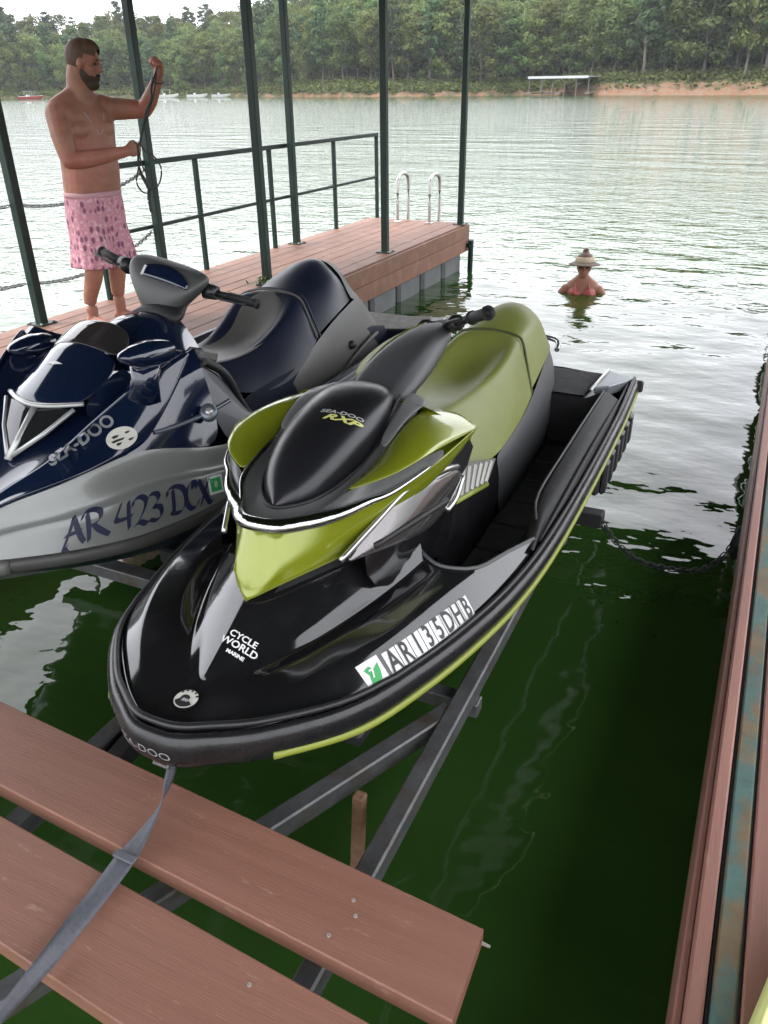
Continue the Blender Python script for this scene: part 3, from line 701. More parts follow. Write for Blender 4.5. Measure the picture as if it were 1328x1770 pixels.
# the bars stand at full lock: right grip forward and up, left grip back and down
BR = [Vector(gp(p)) for p in ((.01, 2.71, 1.275), (.075, 2.685, 1.287), (.29, 2.43, 1.408))]
BL = [Vector(gp(p)) for p in ((-.01, 2.73, 1.265), (-.07, 2.79, 1.235), (-.24, 2.98, 1.115))]
for B in (BR, BL):
    d = (B[2]-B[1]).normalized()
    bm = bmesh.new(); tube_bm(bm, [B[0], B[1], B[2]], .014, 10); hb = finish('handlebar', bm, M_black, G)
    a = B[2]-d*.15
    bm = bmesh.new(); tube_bm(bm, [a, B[2]], .020, 12)
    for p in (a, B[2]-d*.008): tube_bm(bm, [p, p+d*.008], .025, 12)
    finish('grip', bm, M_grip, hb)
    bm = bmesh.new(); tube_bm(bm, [B[1], B[1]+d*.055], [.036, .032], 10, ry=[.030, .028]); finish('switch_block', bm, M_blackplas, hb)
    f_ = Vector((d.y, -d.x, 0)).normalized()*(.05 if B is BR else -.05)
    bm = bmesh.new(); tube_bm(bm, smooth_path([B[1]+d*.03+f_*.4, B[1]+d*.08+f_, B[1]+d*.22+f_*.9], 4), .006, 8); finish('lever', bm, M_black, hb)

# ---- seat
def seat(name, X0, SECT, m, parent, nose=True, sub=2, crc=()):
    rows = []
    for y, hw, zc, ze, yb, hb_, zb in SECT:
        # centre, half, edge, shoulder, side, bottom
        rows.append([(0, y, zc), (hw*.45, y, zc+(ze-zc)*.28), (hw*.82, y, ze), (hw, y+(yb-y)*.08, ze-.028), (hw+(hb_-hw)*.5, y+(yb-y)*.5, (ze-.028+zb)/2+.01), (hb_, yb, zb)])
    return patch(name, X0, rows, m, parent, sub=sub, cr=(), cc=(-1,), cv=.8)
F = [(2.44, .05, .995, .985, 2.44, .12, .90), (2.47, .10, 1.015, 1.0, 2.45, .20, .85), (2.58, .125, 1.0, 1.005, 2.52, .245, .80), (2.78, .135, .965, .995, 2.72, .25, .77), (2.98, .15, .950, 1.0, 2.92, .25, .755), (3.12, .165, .962, 1.028, 3.06, .245, .765), (3.24, .165, .99, 1.052, 3.18, .24, .79), (3.33, .157, 1.055, 1.066, 3.27, .235, .81), (3.37, .155, 1.078, 1.066, 3.31, .232, .818), (3.40, .15, 1.078, 1.060, 3.34, .23, .825)]
seat('front_seat', GX, F, M_limevinyl, G)
Bk = [(3.385, 0.138, 1.068, 1.055, 3.33, 0.216, 0.822), (3.43, 0.143, 1.083, 1.066, 3.4, 0.214, 0.835), (3.52, 0.148, 1.105, 1.078, 3.5, 0.21, 0.855), (3.64, 0.148, 1.135, 1.09, 3.62, 0.203, 0.88), (3.76, 0.14, 1.135, 1.075, 3.74, 0.193, 0.895), (3.85, 0.123, 1.09, 1.03, 3.84, 0.178, 0.9), (3.92, 0.088, 1.02, 0.97, 3.9, 0.153, 0.9), (3.95, 0.03, 0.96, 0.95, 3.94, 0.108, 0.9)]
seat('rear_seat', GX, Bk, M_limevinyl, G)
bm = bmesh.new(); pts = [(.230, 3.335, .825), (.19, 3.36, .95), (.157, 3.388, 1.035), (.13, 3.395, 1.062), (.07, 3.40, 1.074), (0, 3.402, 1.079)]
tube_bm(bm, smooth_path([gp(p) for p in both(pts[::-1])], 5), .006, 8); finish('seat_seam', bm, mat('seam_dark', (.05, .06, .015), .6), G)
SB = [[(.250, 2.72, .772), (.280, 2.74, .71), (.262, 2.76, .46)], [(.25, 2.95, .757), (.283, 2.98, .70), (.262, 3.0, .46)], [(.242, 3.2, .79), (.272, 3.22, .71), (.258, 3.25, .46)], [(.228, 3.4, .83), (.258, 3.45, .73), (.25, 3.5, .48)], [(.20, 3.65, .885), (.238, 3.70, .77), (.235, 3.72, .55)], [(.17, 3.92, .905), (.20, 3.97, .80), (.20, 4.0, .72)], [(0, 3.975, .91), (0, 4.02, .82), (0, 4.03, .72)]]
for s in (1, -1): patch('body_side', GX, [[(.235, 2.10, .90), (.262, 2.10, .76), (.255, 2.12, .46)], [(.242, 2.40, .83), (.266, 2.42, .74), (.256, 2.44, .46)], [(.249, 2.74, .775), (.279, 2.76, .71), (.260, 2.78, .46)]], M_gunwale, G, side=s, sub=1)
patch('seat_base', GX, SB, M_midgrey, G, sub=2, cc=(0, 2), cv=.7)
tube('grab_handle', smooth_path([gp((-.19, 3.93, .86)), gp((-.16, 4.03, .88)), gp((0, 4.07, .885)), gp((.16, 4.03, .88)), gp((.19, 3.93, .86))], 4), .013, M_silver, G)
# body under seat front / dash floor
patch('dash', GX, [[(0, 2.10, 1.20), (.13, 2.10, 1.20), (.24, 2.10, 1.19), (.30, 2.2, 1.09)], [(0, 2.28, 1.05), (.11, 2.28, 1.05), (.20, 2.26, 1.04), (.275, 2.3, 1.0)], [(0, 2.44, 1.0), (.10, 2.44, .99), (.19, 2.44, .93), (.26, 2.42, .86)]], M_limepaint, G, sub=2)
patch('dash_cap', GX, [[(0, 2.26, 1.075), (.06, 2.26, 1.075), (.095, 2.27, 1.065)], [(0, 2.36, 1.05), (.06, 2.36, 1.05), (.09, 2.36, 1.04)], [(0, 2.44, 1.035), (.05, 2.44, 1.03), (.08, 2.44, 1.02)]], mat('pale_cap', (.45, .45, .44), .4), G, sub=2, thick=.02)
# ---- side cowls: smoke panels, chrome spear, louvre
for s in (1, -1):
    up = [(.19, 1.575, .935), (.235, 1.70, 1.0), (.275, 1.82, 1.05), (.305, 2.02, 1.02), (.31, 2.14, .99)]
    dn = [(.20, 1.58, .925), (.275, 1.72, .925), (.305, 1.88, .885), (.312, 2.04, .89), (.312, 2.15, .93)]
    mdn = [tuple((a+b)/2+((.012, 0, 0)[i]) for i, (a, b) in enumerate(zip(p, q))) for p, q in zip(up, dn)]
    sc = patch('side_cowl', GX, [up, mdn, dn], M_mirrorpanel, G, side=s, sub=2, cr=(0, 2), thick=.006)
    low_ = [[(.24, 1.60, .90), (.29, 1.73, .905), (.312, 1.89, .875), (.318, 2.05, .885), (.318, 2.16, .92)], [(.255, 1.62, .85), (.285, 1.75, .83), (.29, 1.89, .80), (.285, 2.05, .80), (.28, 2.16, .82)]]
    patch('cowl_base', GX, [[(.22, 1.60, .95), (.26, 1.72, .95), (.30, 1.89, .93), (.308, 2.05, .93), (.305, 2.16, .95)], [(.26, 1.63, .80), (.285, 1.75, .80), (.29, 1.89, .78), (.28, 2.05, .70), (.26, 2.2, .60)]], M_blackgel, G, side=s, sub=1)
    bm = bmesh.new(); tube_bm(bm, smooth_path([gp((s*a, b, c)) for a, b, c in ((.188, 1.568, .935), (.238, 1.695, 1.005), (.280, 1.82, 1.058), (.306, 2.02, 1.03), (.313, 2.13, .998))], 5), .0085, 8); finish('chrome_spear', bm, M_silver, sc)
    bm = bmesh.new(); tube_bm(bm, smooth_path([gp((s*a, b, c)) for a, b, c in ((.312, 2.04, .885), (.318, 2.10, .90), (.318, 2.16, .95))], 4), .012, 8); finish('cowl_clip', bm, M_silver, sc)
    bm = bmesh.new(); tube_bm(bm, smooth_path([gp((s*a, b, c)) for a, b, c in ((.245, 1.66, .945), (.30, 1.83, .955), (.320, 2.02, .93))], 4), .010, 8); finish('dark_channel', bm, M_black, sc)
    V_ = [Vector(gp((s*.295, 2.165, .985))), Vector(gp((s*.285, 2.62, .815))), Vector(gp((s*.29, 2.52, .765))), Vector(gp((s*.30, 2.15, .870)))]
    bm = bmesh.new(); loft_bm(bm, [[V_[0], V_[1]], [V_[3], V_[2]]]); fix_normals(bm)
    lv = finish('louvre', bm, mat('vent_recess', (.17, .17, .16), .5), G, smooth=False); md = lv.modifiers.new('t', 'SOLIDIFY'); md.thickness = .01; md.offset = 0
    for k in range(6):
        t = .10+.15*k; a, b = V_[0].lerp(V_[1], t), V_[3].lerp(V_[2], t); d = (V_[1]-V_[0]).normalized()
        bm = bmesh.new(); tube_bm(bm, [a.lerp(b, .08)+Vector((s*.008, 0, 0)), a.lerp(b, .92)+Vector((s*.008, 0, 0))], .010, 6, ry=.008, up=Vector((1, 0, 0))); finish('slat', bm, M_vent, lv, smooth=False)
    bm = bmesh.new(); tube_bm(bm, [V_[3]-Vector((0, 0, .012)), V_[2]-Vector((0, 0, .012))], .010, 8); finish('louvre_trim', bm, M_limestripe, lv)
# ---- tow hook and bow strap eye
tube('bow_eye', [gp((-.02, 1.02, .67)), gp((-.02, .995, .645)), gp((.02, .995, .645)), gp((.02, 1.02, .67))], .006, M_galv, G)

# ---- prints and badges
bv = eval_bvh([g_deck]); bvp = eval_bvh([g_pod])
# registration number, black letters on white squares, on the right bow panel
A0, A1 = Vector(gp((.412, 1.420, .768))), Vector(gp((.505, 1.79, .745)))
U = A1-A0; L_ = U.length; Vup = Vector((-.55, -.06, .83)); N_ = U.cross(Vup)
cw_ = .064
chars = 'AR135DHB'
for i, ch in enumerate(chars):
    O = A0.lerp(A1, (i+.5)/len(chars)); w = L_/len(chars)*.94
    bm = poly_bm([[(-w/2+w*k/3, -cw_/2), (-w/2+w*(k+1)/3, -cw_/2), (-w/2+w*(k+1)/3, cw_/2), (-w/2+w*k/3, cw_/2)] for k in range(3)])
    pl_ = stick('letter_plate', bm, O, U, Vup, bv, M_white, G, off=.0015)
    bm = text_bm(ch, size=.083, bold=.0016, sx=.68); stick('letter', bm, O, U, Vup, bv, M_inkblack, pl_, off=.003)
O = A0-U.normalized()*.045+Vup.normalized()*.004
s_ = .068
bm = poly_bm([[(s_*(i/6-.5), s_*(j/6-.5)), (s_*((i+1)/6-.5), s_*(j/6-.5)), (s_*((i+1)/6-.5), s_*((j+1)/6-.5)), (s_*(i/6-.5), s_*((j+1)/6-.5))] for i in range(6) for j in range(6)])
stk = stick('decal_sticker', bm, O, U, Vup, bv, M_white, G, off=.0015)
bm = poly_bm([[(-.020, -.022), (.012, -.022), (.020, -.004), (.024, .018), (.004, .008), (-.004, .020), (-.022, .016), (-.014, 0)]])
stick('sticker_print', bm, O, U, Vup, bv, M_inkgreen, stk, off=.003)
bm = text_bm('7', size=.03, bold=.0008); stick('sticker_digit', bm, O+U.normalized()*-.004, U, Vup, bv, M_white, stk, off=.0045)
# round maker's badge on the bow
O = Vector(gp((0, 1.112, .75))); U2 = Vector((1, 0, 0)); V2 = Vector((0, 1, .1)).normalized()
def disc(r, n=32, sx=1): return [(math.cos(2*math.pi*k/n)*r*sx, math.sin(2*math.pi*k/n)*r) for k in range(n)]
rb = .030
bg_ = stick('round_badge', poly_bm([disc(rb)]), O, U2, V2, bv, mat('badge_silver', (.60, .59, .53), .35), G, off=.003)
crescent = [(math.cos(a)*.0265, math.sin(a)*.0265) for a in [R(200+14*k) for k in range(11)]]
dome = [(.012*math.cos(a)-.003, .011*math.sin(a)+.001) for a in [R(15*k) for k in range(13)]]
blk = [[(-.023, -.013)] + [(.0265*math.cos(R(a)), .0265*math.sin(R(a))) for a in range(210, 331, 12)] + [(.023, -.012), (.012, -.004)] + dome + [(-.015, -.004)]]
stick('badge_print', poly_bm(blk), O, U2, V2, bv, M_inkblack, bg_, off=.0045)
for k in range(5):
    a = R(35+27*k); c, s2 = math.cos(a), math.sin(a)
    stick('badge_notch', poly_bm([[(.0235*c-.003*s2, .0235*s2+.003*c), (.0235*c+.003*s2, .0235*s2-.003*c), (.031*c+.003*s2, .031*s2-.003*c), (.031*c-.003*s2, .031*s2+.003*c)]]), O, U2, V2, bv, M_inkblack, bg_, off=.0045)
stick('badge_word', text_bm('BRP', size=.013, shear=.2), O+Vector((.003, -.006, 0)), U2, V2, bv, M_white, bg_, off=.006)
# dealer's print on the spine
O = Vector(gp((.045, 1.285, .815))); U3 = Vector((.96, .06, -.30)); V3 = Vector((-.05, 1, .3))
for k, (w, sz) in enumerate((('CYCLE', .024), ('WORLD', .026), ('MARINE', .013))):
    stick('dealer_print', text_bm(w, size=sz, bold=.0006, sx=1.1), O-V3.normalized()*(.021*k-.02+.002*k), U3, V3, bv, M_white, G, off=.003)
# print on the storage cover
O = Vector(gp((.055, 1.845, 1.225))); U4 = Vector((.96, .22, -.12)); V4 = Vector((-.2, .8, .55))
stick('cover_print', text_bm('SEA-DOO', size=.020, shear=.2, bold=.0004, sx=1.45), O+V4.normalized()*.014, U4, V4, bvp, mat('silver_print', (.4, .4, .38), .4), G, off=.002)
stick('cover_print', text_bm('RXP', size=.032, shear=.45, bold=.0012, sx=1.75), O-V4.normalized()*.010, U4, V4, bvp, M_yellowink, G, off=.002)
stick('bow_word', text_bm('SEA-DOO', size=.030, sx=1.25), Vector(gp((-.025, .985, .708))), Vector((1, -.16, 0)), Vector((.05, .30, 1)), eval_bvh([g_bump]), mat('faint_print', (.24, .24, .25), .5), G, off=.0015)
# ================================================================== navy and silver watercraft
M_navy = mat('navy_gelcoat', (.0045, .0095, .029), .10, coat=.7, var=.12, vscale=3, bump=.0002, bscale=3)
M_navydull = mat('navy_hull', (.005, .009, .024), .4, coat=.2, var=.2, vscale=3)
M_silvergel = mat('silver_gelcoat', (.19, .198, .188), .28, metal=.15, coat=.45, var=.08, vscale=3, bump=.0002, bscale=4)
M_navyvinyl = mat('navy_vinyl', (.0085, .0125, .028), .38, var=.15, vscale=5, bump=.0005, bscale=240, rvar=.06)
M_greyvinyl = mat('grey_vinyl', (.085, .082, .076), .40, var=.10, vscale=5, bump=.0005, bscale=240, rvar=.05)
M_greyshell = mat('grey_shell', (.105, .104, .098), .45, var=.12, vscale=5, bump=.0004, bscale=200)
M_conshell = mat('console_grey', (.062, .063, .060), .42, var=.12, vscale=5, bump=.0004, bscale=200)
M_matlight = mat('light_grey_mat', (.20, .19, .175), .85, var=.35, vscale=22, bump=.003, bscale=120)
M_lens = mat('headlight_lens', (.012, .012, .014), .05, coat=.6)
M_trim = mat('headlight_trim', (.40, .41, .40), .25, metal=.35, coat=.4)
M_smoke = mat('smoked_screen', (.05, .045, .045), .06, trans=.55, coat=.4)
M_bluetrim = mat('blue_silver_trim', (.14, .16, .19), .3, metal=.5)
M_navyink = mat('navy_print', (.006, .010, .040), .5)
M_greyink = mat('silver_letter', (.26, .27, .28), .4, metal=.3)

BX = -2.35
Bt = thing('watercraft', 'navy blue and silver touring watercraft between the green one and the board walkway', 'jet ski', (BX, 3.0, .2), 'personal watercraft in the slip')
def bp(p): return (BX+p[0], p[1], p[2])
RB = [(0, 1.40, .628), (.06, 1.415, .624), (.13, 1.46, .619), (.21, 1.53, .614), (.32, 1.64, .604), (.42, 1.76, .598), (.50, 1.90, .592), (.575, 2.15, .588), (.608, 2.5, .587), (.618, 3.0, .587), (.615, 3.8, .592), (.59, 4.74, .61)]
T = [(0, 1.44, .70), (.09, 1.53, .765), (.16, 1.60, .805), (.24, 1.665, .832), (.31, 1.735, .856), (.365, 1.87, .878), (.405, 2.02, .89), (.50, 2.18, .845), (.562, 2.35, .788), (.575, 2.9, .765), (.57, 3.8, .76), (.55, 4.72, .75)]
Bo = [(0, 1.402, .645), (.13, 1.462, .640), (.21, 1.532, .635), (.32, 1.642, .627), (.42, 1.762, .620), (.50, 1.902, .614), (.55, 2.05, .611), (.582, 2.2, .609), (.602, 2.4, .607), (.612, 2.9, .607), (.609, 3.8, .61), (.585, 4.73, .63)]
def lerp3(a, b, t, o=0): return tuple(a[i]+(b[i]-a[i])*t+(o if i == 0 else 0) for i in range(3))
M0 = [lerp3(a, b, .10, .004) for a, b in zip(T, Bo)]
M1 = [lerp3(a, b, .42, -.004) for a, b in zip(T, Bo)]; M1[0] = (0,)+M1[0][1:]
M2 = [lerp3(a, b, .47, .016) for a, b in zip(T, Bo)]; M2[0] = (0,)+M2[0][1:]; M0[0] = (0,)+M0[0][1:]
b_side = patch('silver_hull_side', BX, [T, M0, M1, M2, Bo], M_silvergel, Bt, sub=2, cr=(0, 3, 4), cv=.7)
# blue upper deck
C_ = [(0, 1.46, .71), (0, 1.58, .77), (0, 1.70, .82), (0, 1.79, .862), (0, 1.87, .91), (0, 1.98, .97), (0, 2.15, 1.03), (0, 2.4, 1.08), (0, 2.55, 1.10)]
I_ = [(0, 1.455, .708), (.04, 1.57, .766), (.08, 1.67, .812), (.12, 1.75, .846), (.16, 1.84, .888), (.2, 1.95, .945), (.25, 2.08, 1.01), (.29, 2.25, 1.07), (.31, 2.42, 1.12)]
Rd = [(0, 1.45, .705), (.07, 1.555, .772), (.125, 1.65, .83), (.19, 1.735, .872), (.235, 1.815, .918), (.285, 1.93, .99), (.34, 2.08, 1.068), (.395, 2.24, 1.14), (.43, 2.37, 1.18)]
patch('blue_deck', BX, [C_, I_, Rd, T[:9]], M_navy, Bt, sub=2, cr=(2, 3), cv=.6)
# proud shoulder panels with the wordmark
bot = [(.075, 1.525, .760), (.158, 1.604, .808), (.238, 1.668, .836), (.305, 1.738, .86), (.352, 1.82, .875), (.385, 1.93, .888), (.398, 2.00, .895), (.408, 2.055, .915)]
topp = Rd[1:]
md1 = [lerp3(a, b, .35, .012) for a, b in zip(topp, bot)]; md2 = [lerp3(a, b, .72, .014) for a, b in zip(topp, bot)]
topp = [(a+.004, b-.004, c+.010) for a, b, c in topp]; bot = [(a+.010, b-.004, c+.002) for a, b, c in bot]
sp_ = {}
for s in (1, -1): sp_[s] = patch('shoulder_panel', BX, [topp, md1, md2, bot], M_navy, Bt, side=s, sub=2, cr=(0, -1), cc=(0, -1), cv=.9, thick=.012)
for s in (1, -1):   # thin bright moulding along the ridge
    tube('panel_moulding', smooth_path([bp((s*(a+.002), b-.004, c+.014)) for a, b, c in Rd[1:7]], 4), .0035, M_bluetrim, Bt, seg=6)
    tube('panel_moulding', smooth_path([bp((s*(a*.82+.03), b-.03, c-.012)) for a, b, c in Rd[1:6]], 4), .0035, M_bluetrim, Bt, seg=6)
    # recessed flank behind the shoulder
    patch('deck_flank', BX, [[(.423, 2.35, 1.13), (.432, 2.45, 1.055), (.440, 2.53, .99), (.448, 2.58, .90), (.46, 2.60, .83)], [(.50, 2.33, .96), (.503, 2.43, .93), (.506, 2.52, .90), (.508, 2.58, .85), (.51, 2.62, .80)], [(.562, 2.35, .789), (.568, 2.45, .785), (.572, 2.56, .781), (.573, 2.63, .778), (.572, 2.70, .775)]], M_navydull, Bt, side=s, sub=2, cr=(0, 2), cv=.6)
    tube('flank_edge', smooth_path([bp((s*a, b, c)) for a, b, c in ((.395, 2.47, 1.085), (.425, 2.535, 1.03), (.438, 2.575, .965), (.45, 2.605, .88), (.47, 2.66, .79), (.49, 2.75, .75))], 5), .017, M_black, Bt, seg=8)
    tr = tube('side_handle', smooth_path([bp((s*a, b, c)) for a, b, c in ((.425, 2.09, .930), (.468, 2.16, .936), (.520, 2.27, .952), (.545, 2.40, .968))], 5), .009, M_bluetrim, Bt, seg=8)
    bm = bmesh.new(); c = Vector(bp((s*.528, 2.285, .955))); d = Vector((s*.6, -.55, .58)).normalized()
    tube_bm(bm, [c-d*.012, c+d*.012, c+d*.018], [.034, .034, .026], 18); finish('round_latch', bm, M_bluetrim, Bt)
    bm = bmesh.new(); tube_bm(bm, [c+d*.018, c+d*.024], [.016, .014], 14); finish('latch_button', bm, M_trim, Bt)
# hull bottom, bumper
HB = []
for l, y, z in RB:
    t = min(1, (y-1.40)/1.3); k = 1-(1-t)**2
    HB.append([(l, y, z), (max(0, l-.04)*(.5+.46*k), y+.05*(1-k), z-.07-.10*k), (l*.4*k, y+.10*(1-k), .50-.22*k), (0, y+.12*(1-k), .49-.27*k)])
patch('hull_bottom', BX, HB, M_navydull, Bt, sub=2, cc=(0, 1), cv=.5)
P = smooth_path([bp(p) for p in both([(a, b-(.006 if a < .3 else 0), c) for a, b, c in RB])], 5)
bm = bmesh.new(); tube_bm(bm, P, .016, 10, ry=.027); finish('grey_bumper', bm, mat('grey_bumper', (.052, .051, .048), .5, bump=.001, bscale=30, var=.2), Bt)
bm = bmesh.new(); tube_bm(bm, [p+Vector((0, -.004, -.002)) for p in P if p.y < 1.535], .020, 10, ry=.030); finish('bow_cap', bm, M_greyshell, Bt)
# headlights
tri = lambda s: [(s*.012, 1.795, .885), (s*.170, 1.975, 1.020), (s*.012, 1.950, 1.022)]
for s in (1, -1):
    a, b, c = [Vector(bp(p)) for p in tri(s)]
    bm = bmesh.new(); q = [a, a.lerp(b, .5)+Vector((s*.006, -.012, 0)), b, b.lerp(c, .5)+Vector((0, -.012, .004)), c, a.lerp(c, .5)+Vector((0, -.008, 0))]; m_ = (a+b+c)/3+Vector((0, -.014, .004))
    mv = bm.verts.new(m_); vv = [bm.verts.new(p) for p in q]
    for i in range(6): bm.faces.new((mv, vv[i], vv[(i+1) % 6]))
    fix_normals(bm); hl = finish('headlight', bm, M_lens, Bt)
    bm = bmesh.new(); tube_bm(bm, [a+Vector((0, -.006, 0)), a.lerp(b, .5)+Vector((s*.010, -.012, 0)), b+Vector((0, -.006, .004))], [.009, .0075, .009], 8, ry=.009); finish('headlight_rim', bm, M_trim, hl)
bm = bmesh.new(); tube_bm(bm, [bp((0, 1.775, .872)), bp((0, 1.86, .945)), bp((0, 1.945, 1.018))], [.016, .013, .015], 8, ry=.011); finish('headlight_stem', bm, M_trim, Bt)
bm = bmesh.new(); tube_bm(bm, smooth_path([bp(p) for p in ((-.185, 2.005, 1.035), (-.09, 1.955, 1.032), (0, 1.94, 1.028), (.09, 1.955, 1.032), (.185, 2.005, 1.035))], 4), .012, 8, ry=.009); finish('headlight_brow', bm, M_trim, Bt)
# visor and smoked screen
vis = [[(0, 1.945, 1.035), (.09, 1.957, 1.036), (.178, 1.998, 1.032)], [(0, 2.06, 1.118), (.10, 2.07, 1.110), (.190, 2.11, 1.075)], [(0, 2.20, 1.195), (.10, 2.20, 1.184), (.190, 2.23, 1.135)]]
b_vis = patch('visor', BX, vis, M_navy, Bt, sub=2, cr=(0, -1), cc=(-1,), cv=.8, thick=.008)
patch('windscreen', BX, [[(0, 2.20, 1.196), (.10, 2.20, 1.185), (.190, 2.23, 1.136)], [(0, 2.29, 1.232), (.10, 2.285, 1.222), (.178, 2.30, 1.178)], [(0, 2.355, 1.247), (.09, 2.345, 1.240), (.150, 2.335, 1.210)]], M_smoke, Bt, sub=2, cr=(0,), thick=.005)
for s in (1, -1): patch('visor_skirt', BX, [[(.178, 1.998, 1.030), (.190, 2.11, 1.073), (.190, 2.23, 1.133)], [(.215, 1.99, .96), (.235, 2.10, 1.0), (.255, 2.25, 1.04)]], M_navy, Bt, side=s, sub=1)
# mirrors
for s, mx_, my_, mz_ in ((1, .395, 2.13, 1.212), (-1, .335, 2.27, 1.118)):
    rows = []
    for y, w, h, dz, dx in ((-.115, .008, .006, .016, -.01), (-.10, .030, .020, .012, -.006), (-.05, .050, .040, .004, 0), (.01, .058, .048, 0, .004), (.07, .056, .046, -.006, .008), (.105, .050, .040, -.010, .01)):
        rows.append([bp((s*(mx_+dx)+w*math.cos(2*math.pi*k/14), my_+y, mz_+dz+h*math.copysign(abs(math.sin(2*math.pi*k/14))**.8, math.sin(2*math.pi*k/14)))) for k in range(14)])
    bm = bmesh.new(); loft_bm(bm, rows, wrap=True, caps=True); fix_normals(bm); mr = finish('mirror', bm, M_navy, Bt, angle=R(40))
    bm = bmesh.new(); tube_bm(bm, [bp((s*mx_, my_, mz_-.03)), bp((s*(mx_-.005), my_-.01, mz_-.09)), bp((s*(mx_-.02), my_-.02, mz_-.16))], [.038, .034, .05], 10, ry=[.06, .05, .07]); finish('mirror_stalk', bm, M_navy, mr)
    bm = bmesh.new(); tube_bm(bm, [bp((s*(mx_+.01), my_+.106, mz_-.010)), bp((s*(mx_+.01), my_+.109, mz_-.010))], .044, 14, ry=.034); finish('mirror_glass', bm, M_chrome, mr)
# dash dome, boot, console
patch('dash_dome', BX, [[(0, 2.34, 1.12), (.12, 2.34, 1.115), (.20, 2.36, 1.08), (.26, 2.38, 1.04)], [(0, 2.46, 1.205), (.11, 2.46, 1.195), (.18, 2.47, 1.14), (.25, 2.49, 1.06)], [(0, 2.58, 1.235), (.10, 2.58, 1.22), (.165, 2.58, 1.15), (.23, 2.60, 1.05)], [(0, 2.70, 1.20), (.09, 2.70, 1.19), (.15, 2.70, 1.12), (.21, 2.72, 1.0)]], M_navy, Bt, sub=2)
bm = bmesh.new(); tube_bm(bm, [bp((.02, 2.63, 1.185)), bp((.02, 2.68, 1.195)), bp((.02, 2.74, 1.225))], [.125, .12, .10], 20, ry=[.045, .045, .04]); finish('steering_boot', bm, M_black, Bt)
rows = []
for h, w, d, yy, ex in ((1.140, .050, .040, 2.71, 2.4), (1.19, .080, .055, 2.72, 2.8), (1.255, .128, .070, 2.735, 3.2), (1.315, .178, .075, 2.755, 3.6), (1.360, .200, .062, 2.775, 3.6), (1.384, .186, .044, 2.785, 3), (1.392, .11, .03, 2.79, 2.4)):
    r = []
    for k in range(20):
        a = 2*math.pi*k/20; ca, sa = math.cos(a), math.sin(a)
        r.append(bp((w*math.copysign(abs(ca)**(2/ex), ca), yy+d*math.copysign(abs(sa)**(2/ex), sa), h)))
    rows.append(r)
def roll(bm, a=R(11), c=(0, 2.74, 1.25)): bmesh.ops.rotate(bm, cent=bp(c), matrix=Matrix.Rotation(a, 3, 'Y'), verts=bm.verts[:])
bm = bmesh.new(); loft_bm(bm, rows, wrap=True, caps=True); roll(bm); fix_normals(bm); b_con = finish('steering_console', bm, M_conshell, Bt, sub=2)
bvc = eval_bvh([b_con])
def gridpoly(f, nx=12, ny=4): return [[f((i)/nx, j/ny), f((i+1)/nx, j/ny), f((i+1)/nx, (j+1)/ny), f(i/nx, (j+1)/ny)] for i in range(nx) for j in range(ny)]
o = stick('console_hood', poly_bm(gridpoly(lambda u, v: ((u-.5)*.235, -.018+v*(.020+.052*math.sin(math.pi*min(1, .12+.88*u))**.7)))), Vector(bp((.050, 2.70, 1.345))), Vector((1, 0, -.19)), Vector((0, .62, .8)), bvc, M_navy, Bt, off=.004)
for p_ in o.data.polygons: p_.use_smooth = True
md = o.modifiers.new('t', 'SOLIDIFY'); md.thickness = .006; md.offset = 1
for A_, B_, s in ((( .15, 2.80, 1.287), (.425, 2.835, 1.238), 1), ((-.17, 2.765, 1.355), (-.405, 2.835, 1.402), -1)):
    A_, B_ = Vector(bp(A_)), Vector(bp(B_)); d = (B_-A_).normalized()
    bm = bmesh.new(); tube_bm(bm, [A_, B_], .014, 10); hb = finish('handlebar', bm, M_black, Bt)
    bm = bmesh.new(); tube_bm(bm, [B_-d*.14, B_], .019, 12); tube_bm(bm, [B_-d*.008, B_], .023, 12); finish('grip', bm, M_grip, hb)
    bm = bmesh.new(); tube_bm(bm, [A_+d*.03, A_+d*.085], [.036, .030], 12); finish('switch_block', bm, M_blackplas, hb)
    bm = bmesh.new(); tube_bm(bm, smooth_path([A_+d*.06+Vector((0, -.02, 0)), A_+d*.12+Vector((0, -.055, 0)), A_+d*.25+Vector((0, -.045, 0))], 4), .006, 8); finish('lever', bm, M_black, hb)
# glove box between dash and seat
patch('glove_cover', BX, [[(0, 2.56, 1.10), (.16, 2.52, 1.115), (.26, 2.46, 1.115), (.40, 2.42, 1.08)], [(0, 2.74, 1.0), (.16, 2.70, 1.04), (.28, 2.60, 1.065), (.405, 2.52, 1.03)], [(0, 2.80, .90), (.16, 2.80, .93), (.27, 2.72, .98), (.40, 2.58, .96)], [(0, 2.82, .70), (.2, 2.82, .72), (.32, 2.76, .72), (.42, 2.62, .74)]], M_greyshell, Bt, sub=2)
patch('inner_panel', BX, [[(.30, 2.62, .98), (.40, 2.575, .95), (.46, 2.60, .85)], [(.32, 2.78, .60), (.42, 2.70, .60), (.50, 2.72, .62)]], M_navydull, Bt, side=1, sub=0)
patch('inner_panel', BX, [[(.30, 2.62, .98), (.40, 2.575, .95), (.46, 2.60, .85)], [(.32, 2.78, .60), (.42, 2.70, .60), (.50, 2.72, .62)]], M_navydull, Bt, side=-1, sub=0)
for s in (1, -1):
    bm = bmesh.new(); box_bm(bm, bp((s*.325, 2.545, 1.085)), (.085, .12, .05), bev=.012, rot=Matrix.Rotation(R(-22), 3, 'X')); gb = finish('glove_box', bm, M_greyshell, Bt, smooth=False)
    bm = bmesh.new(); box_bm(bm, bp((s*.333, 2.53, 1.106)), (.045, .065, .02), bev=.004, rot=Matrix.Rotation(R(-22), 3, 'X')); finish('slot', bm, M_black, gb, smooth=False)
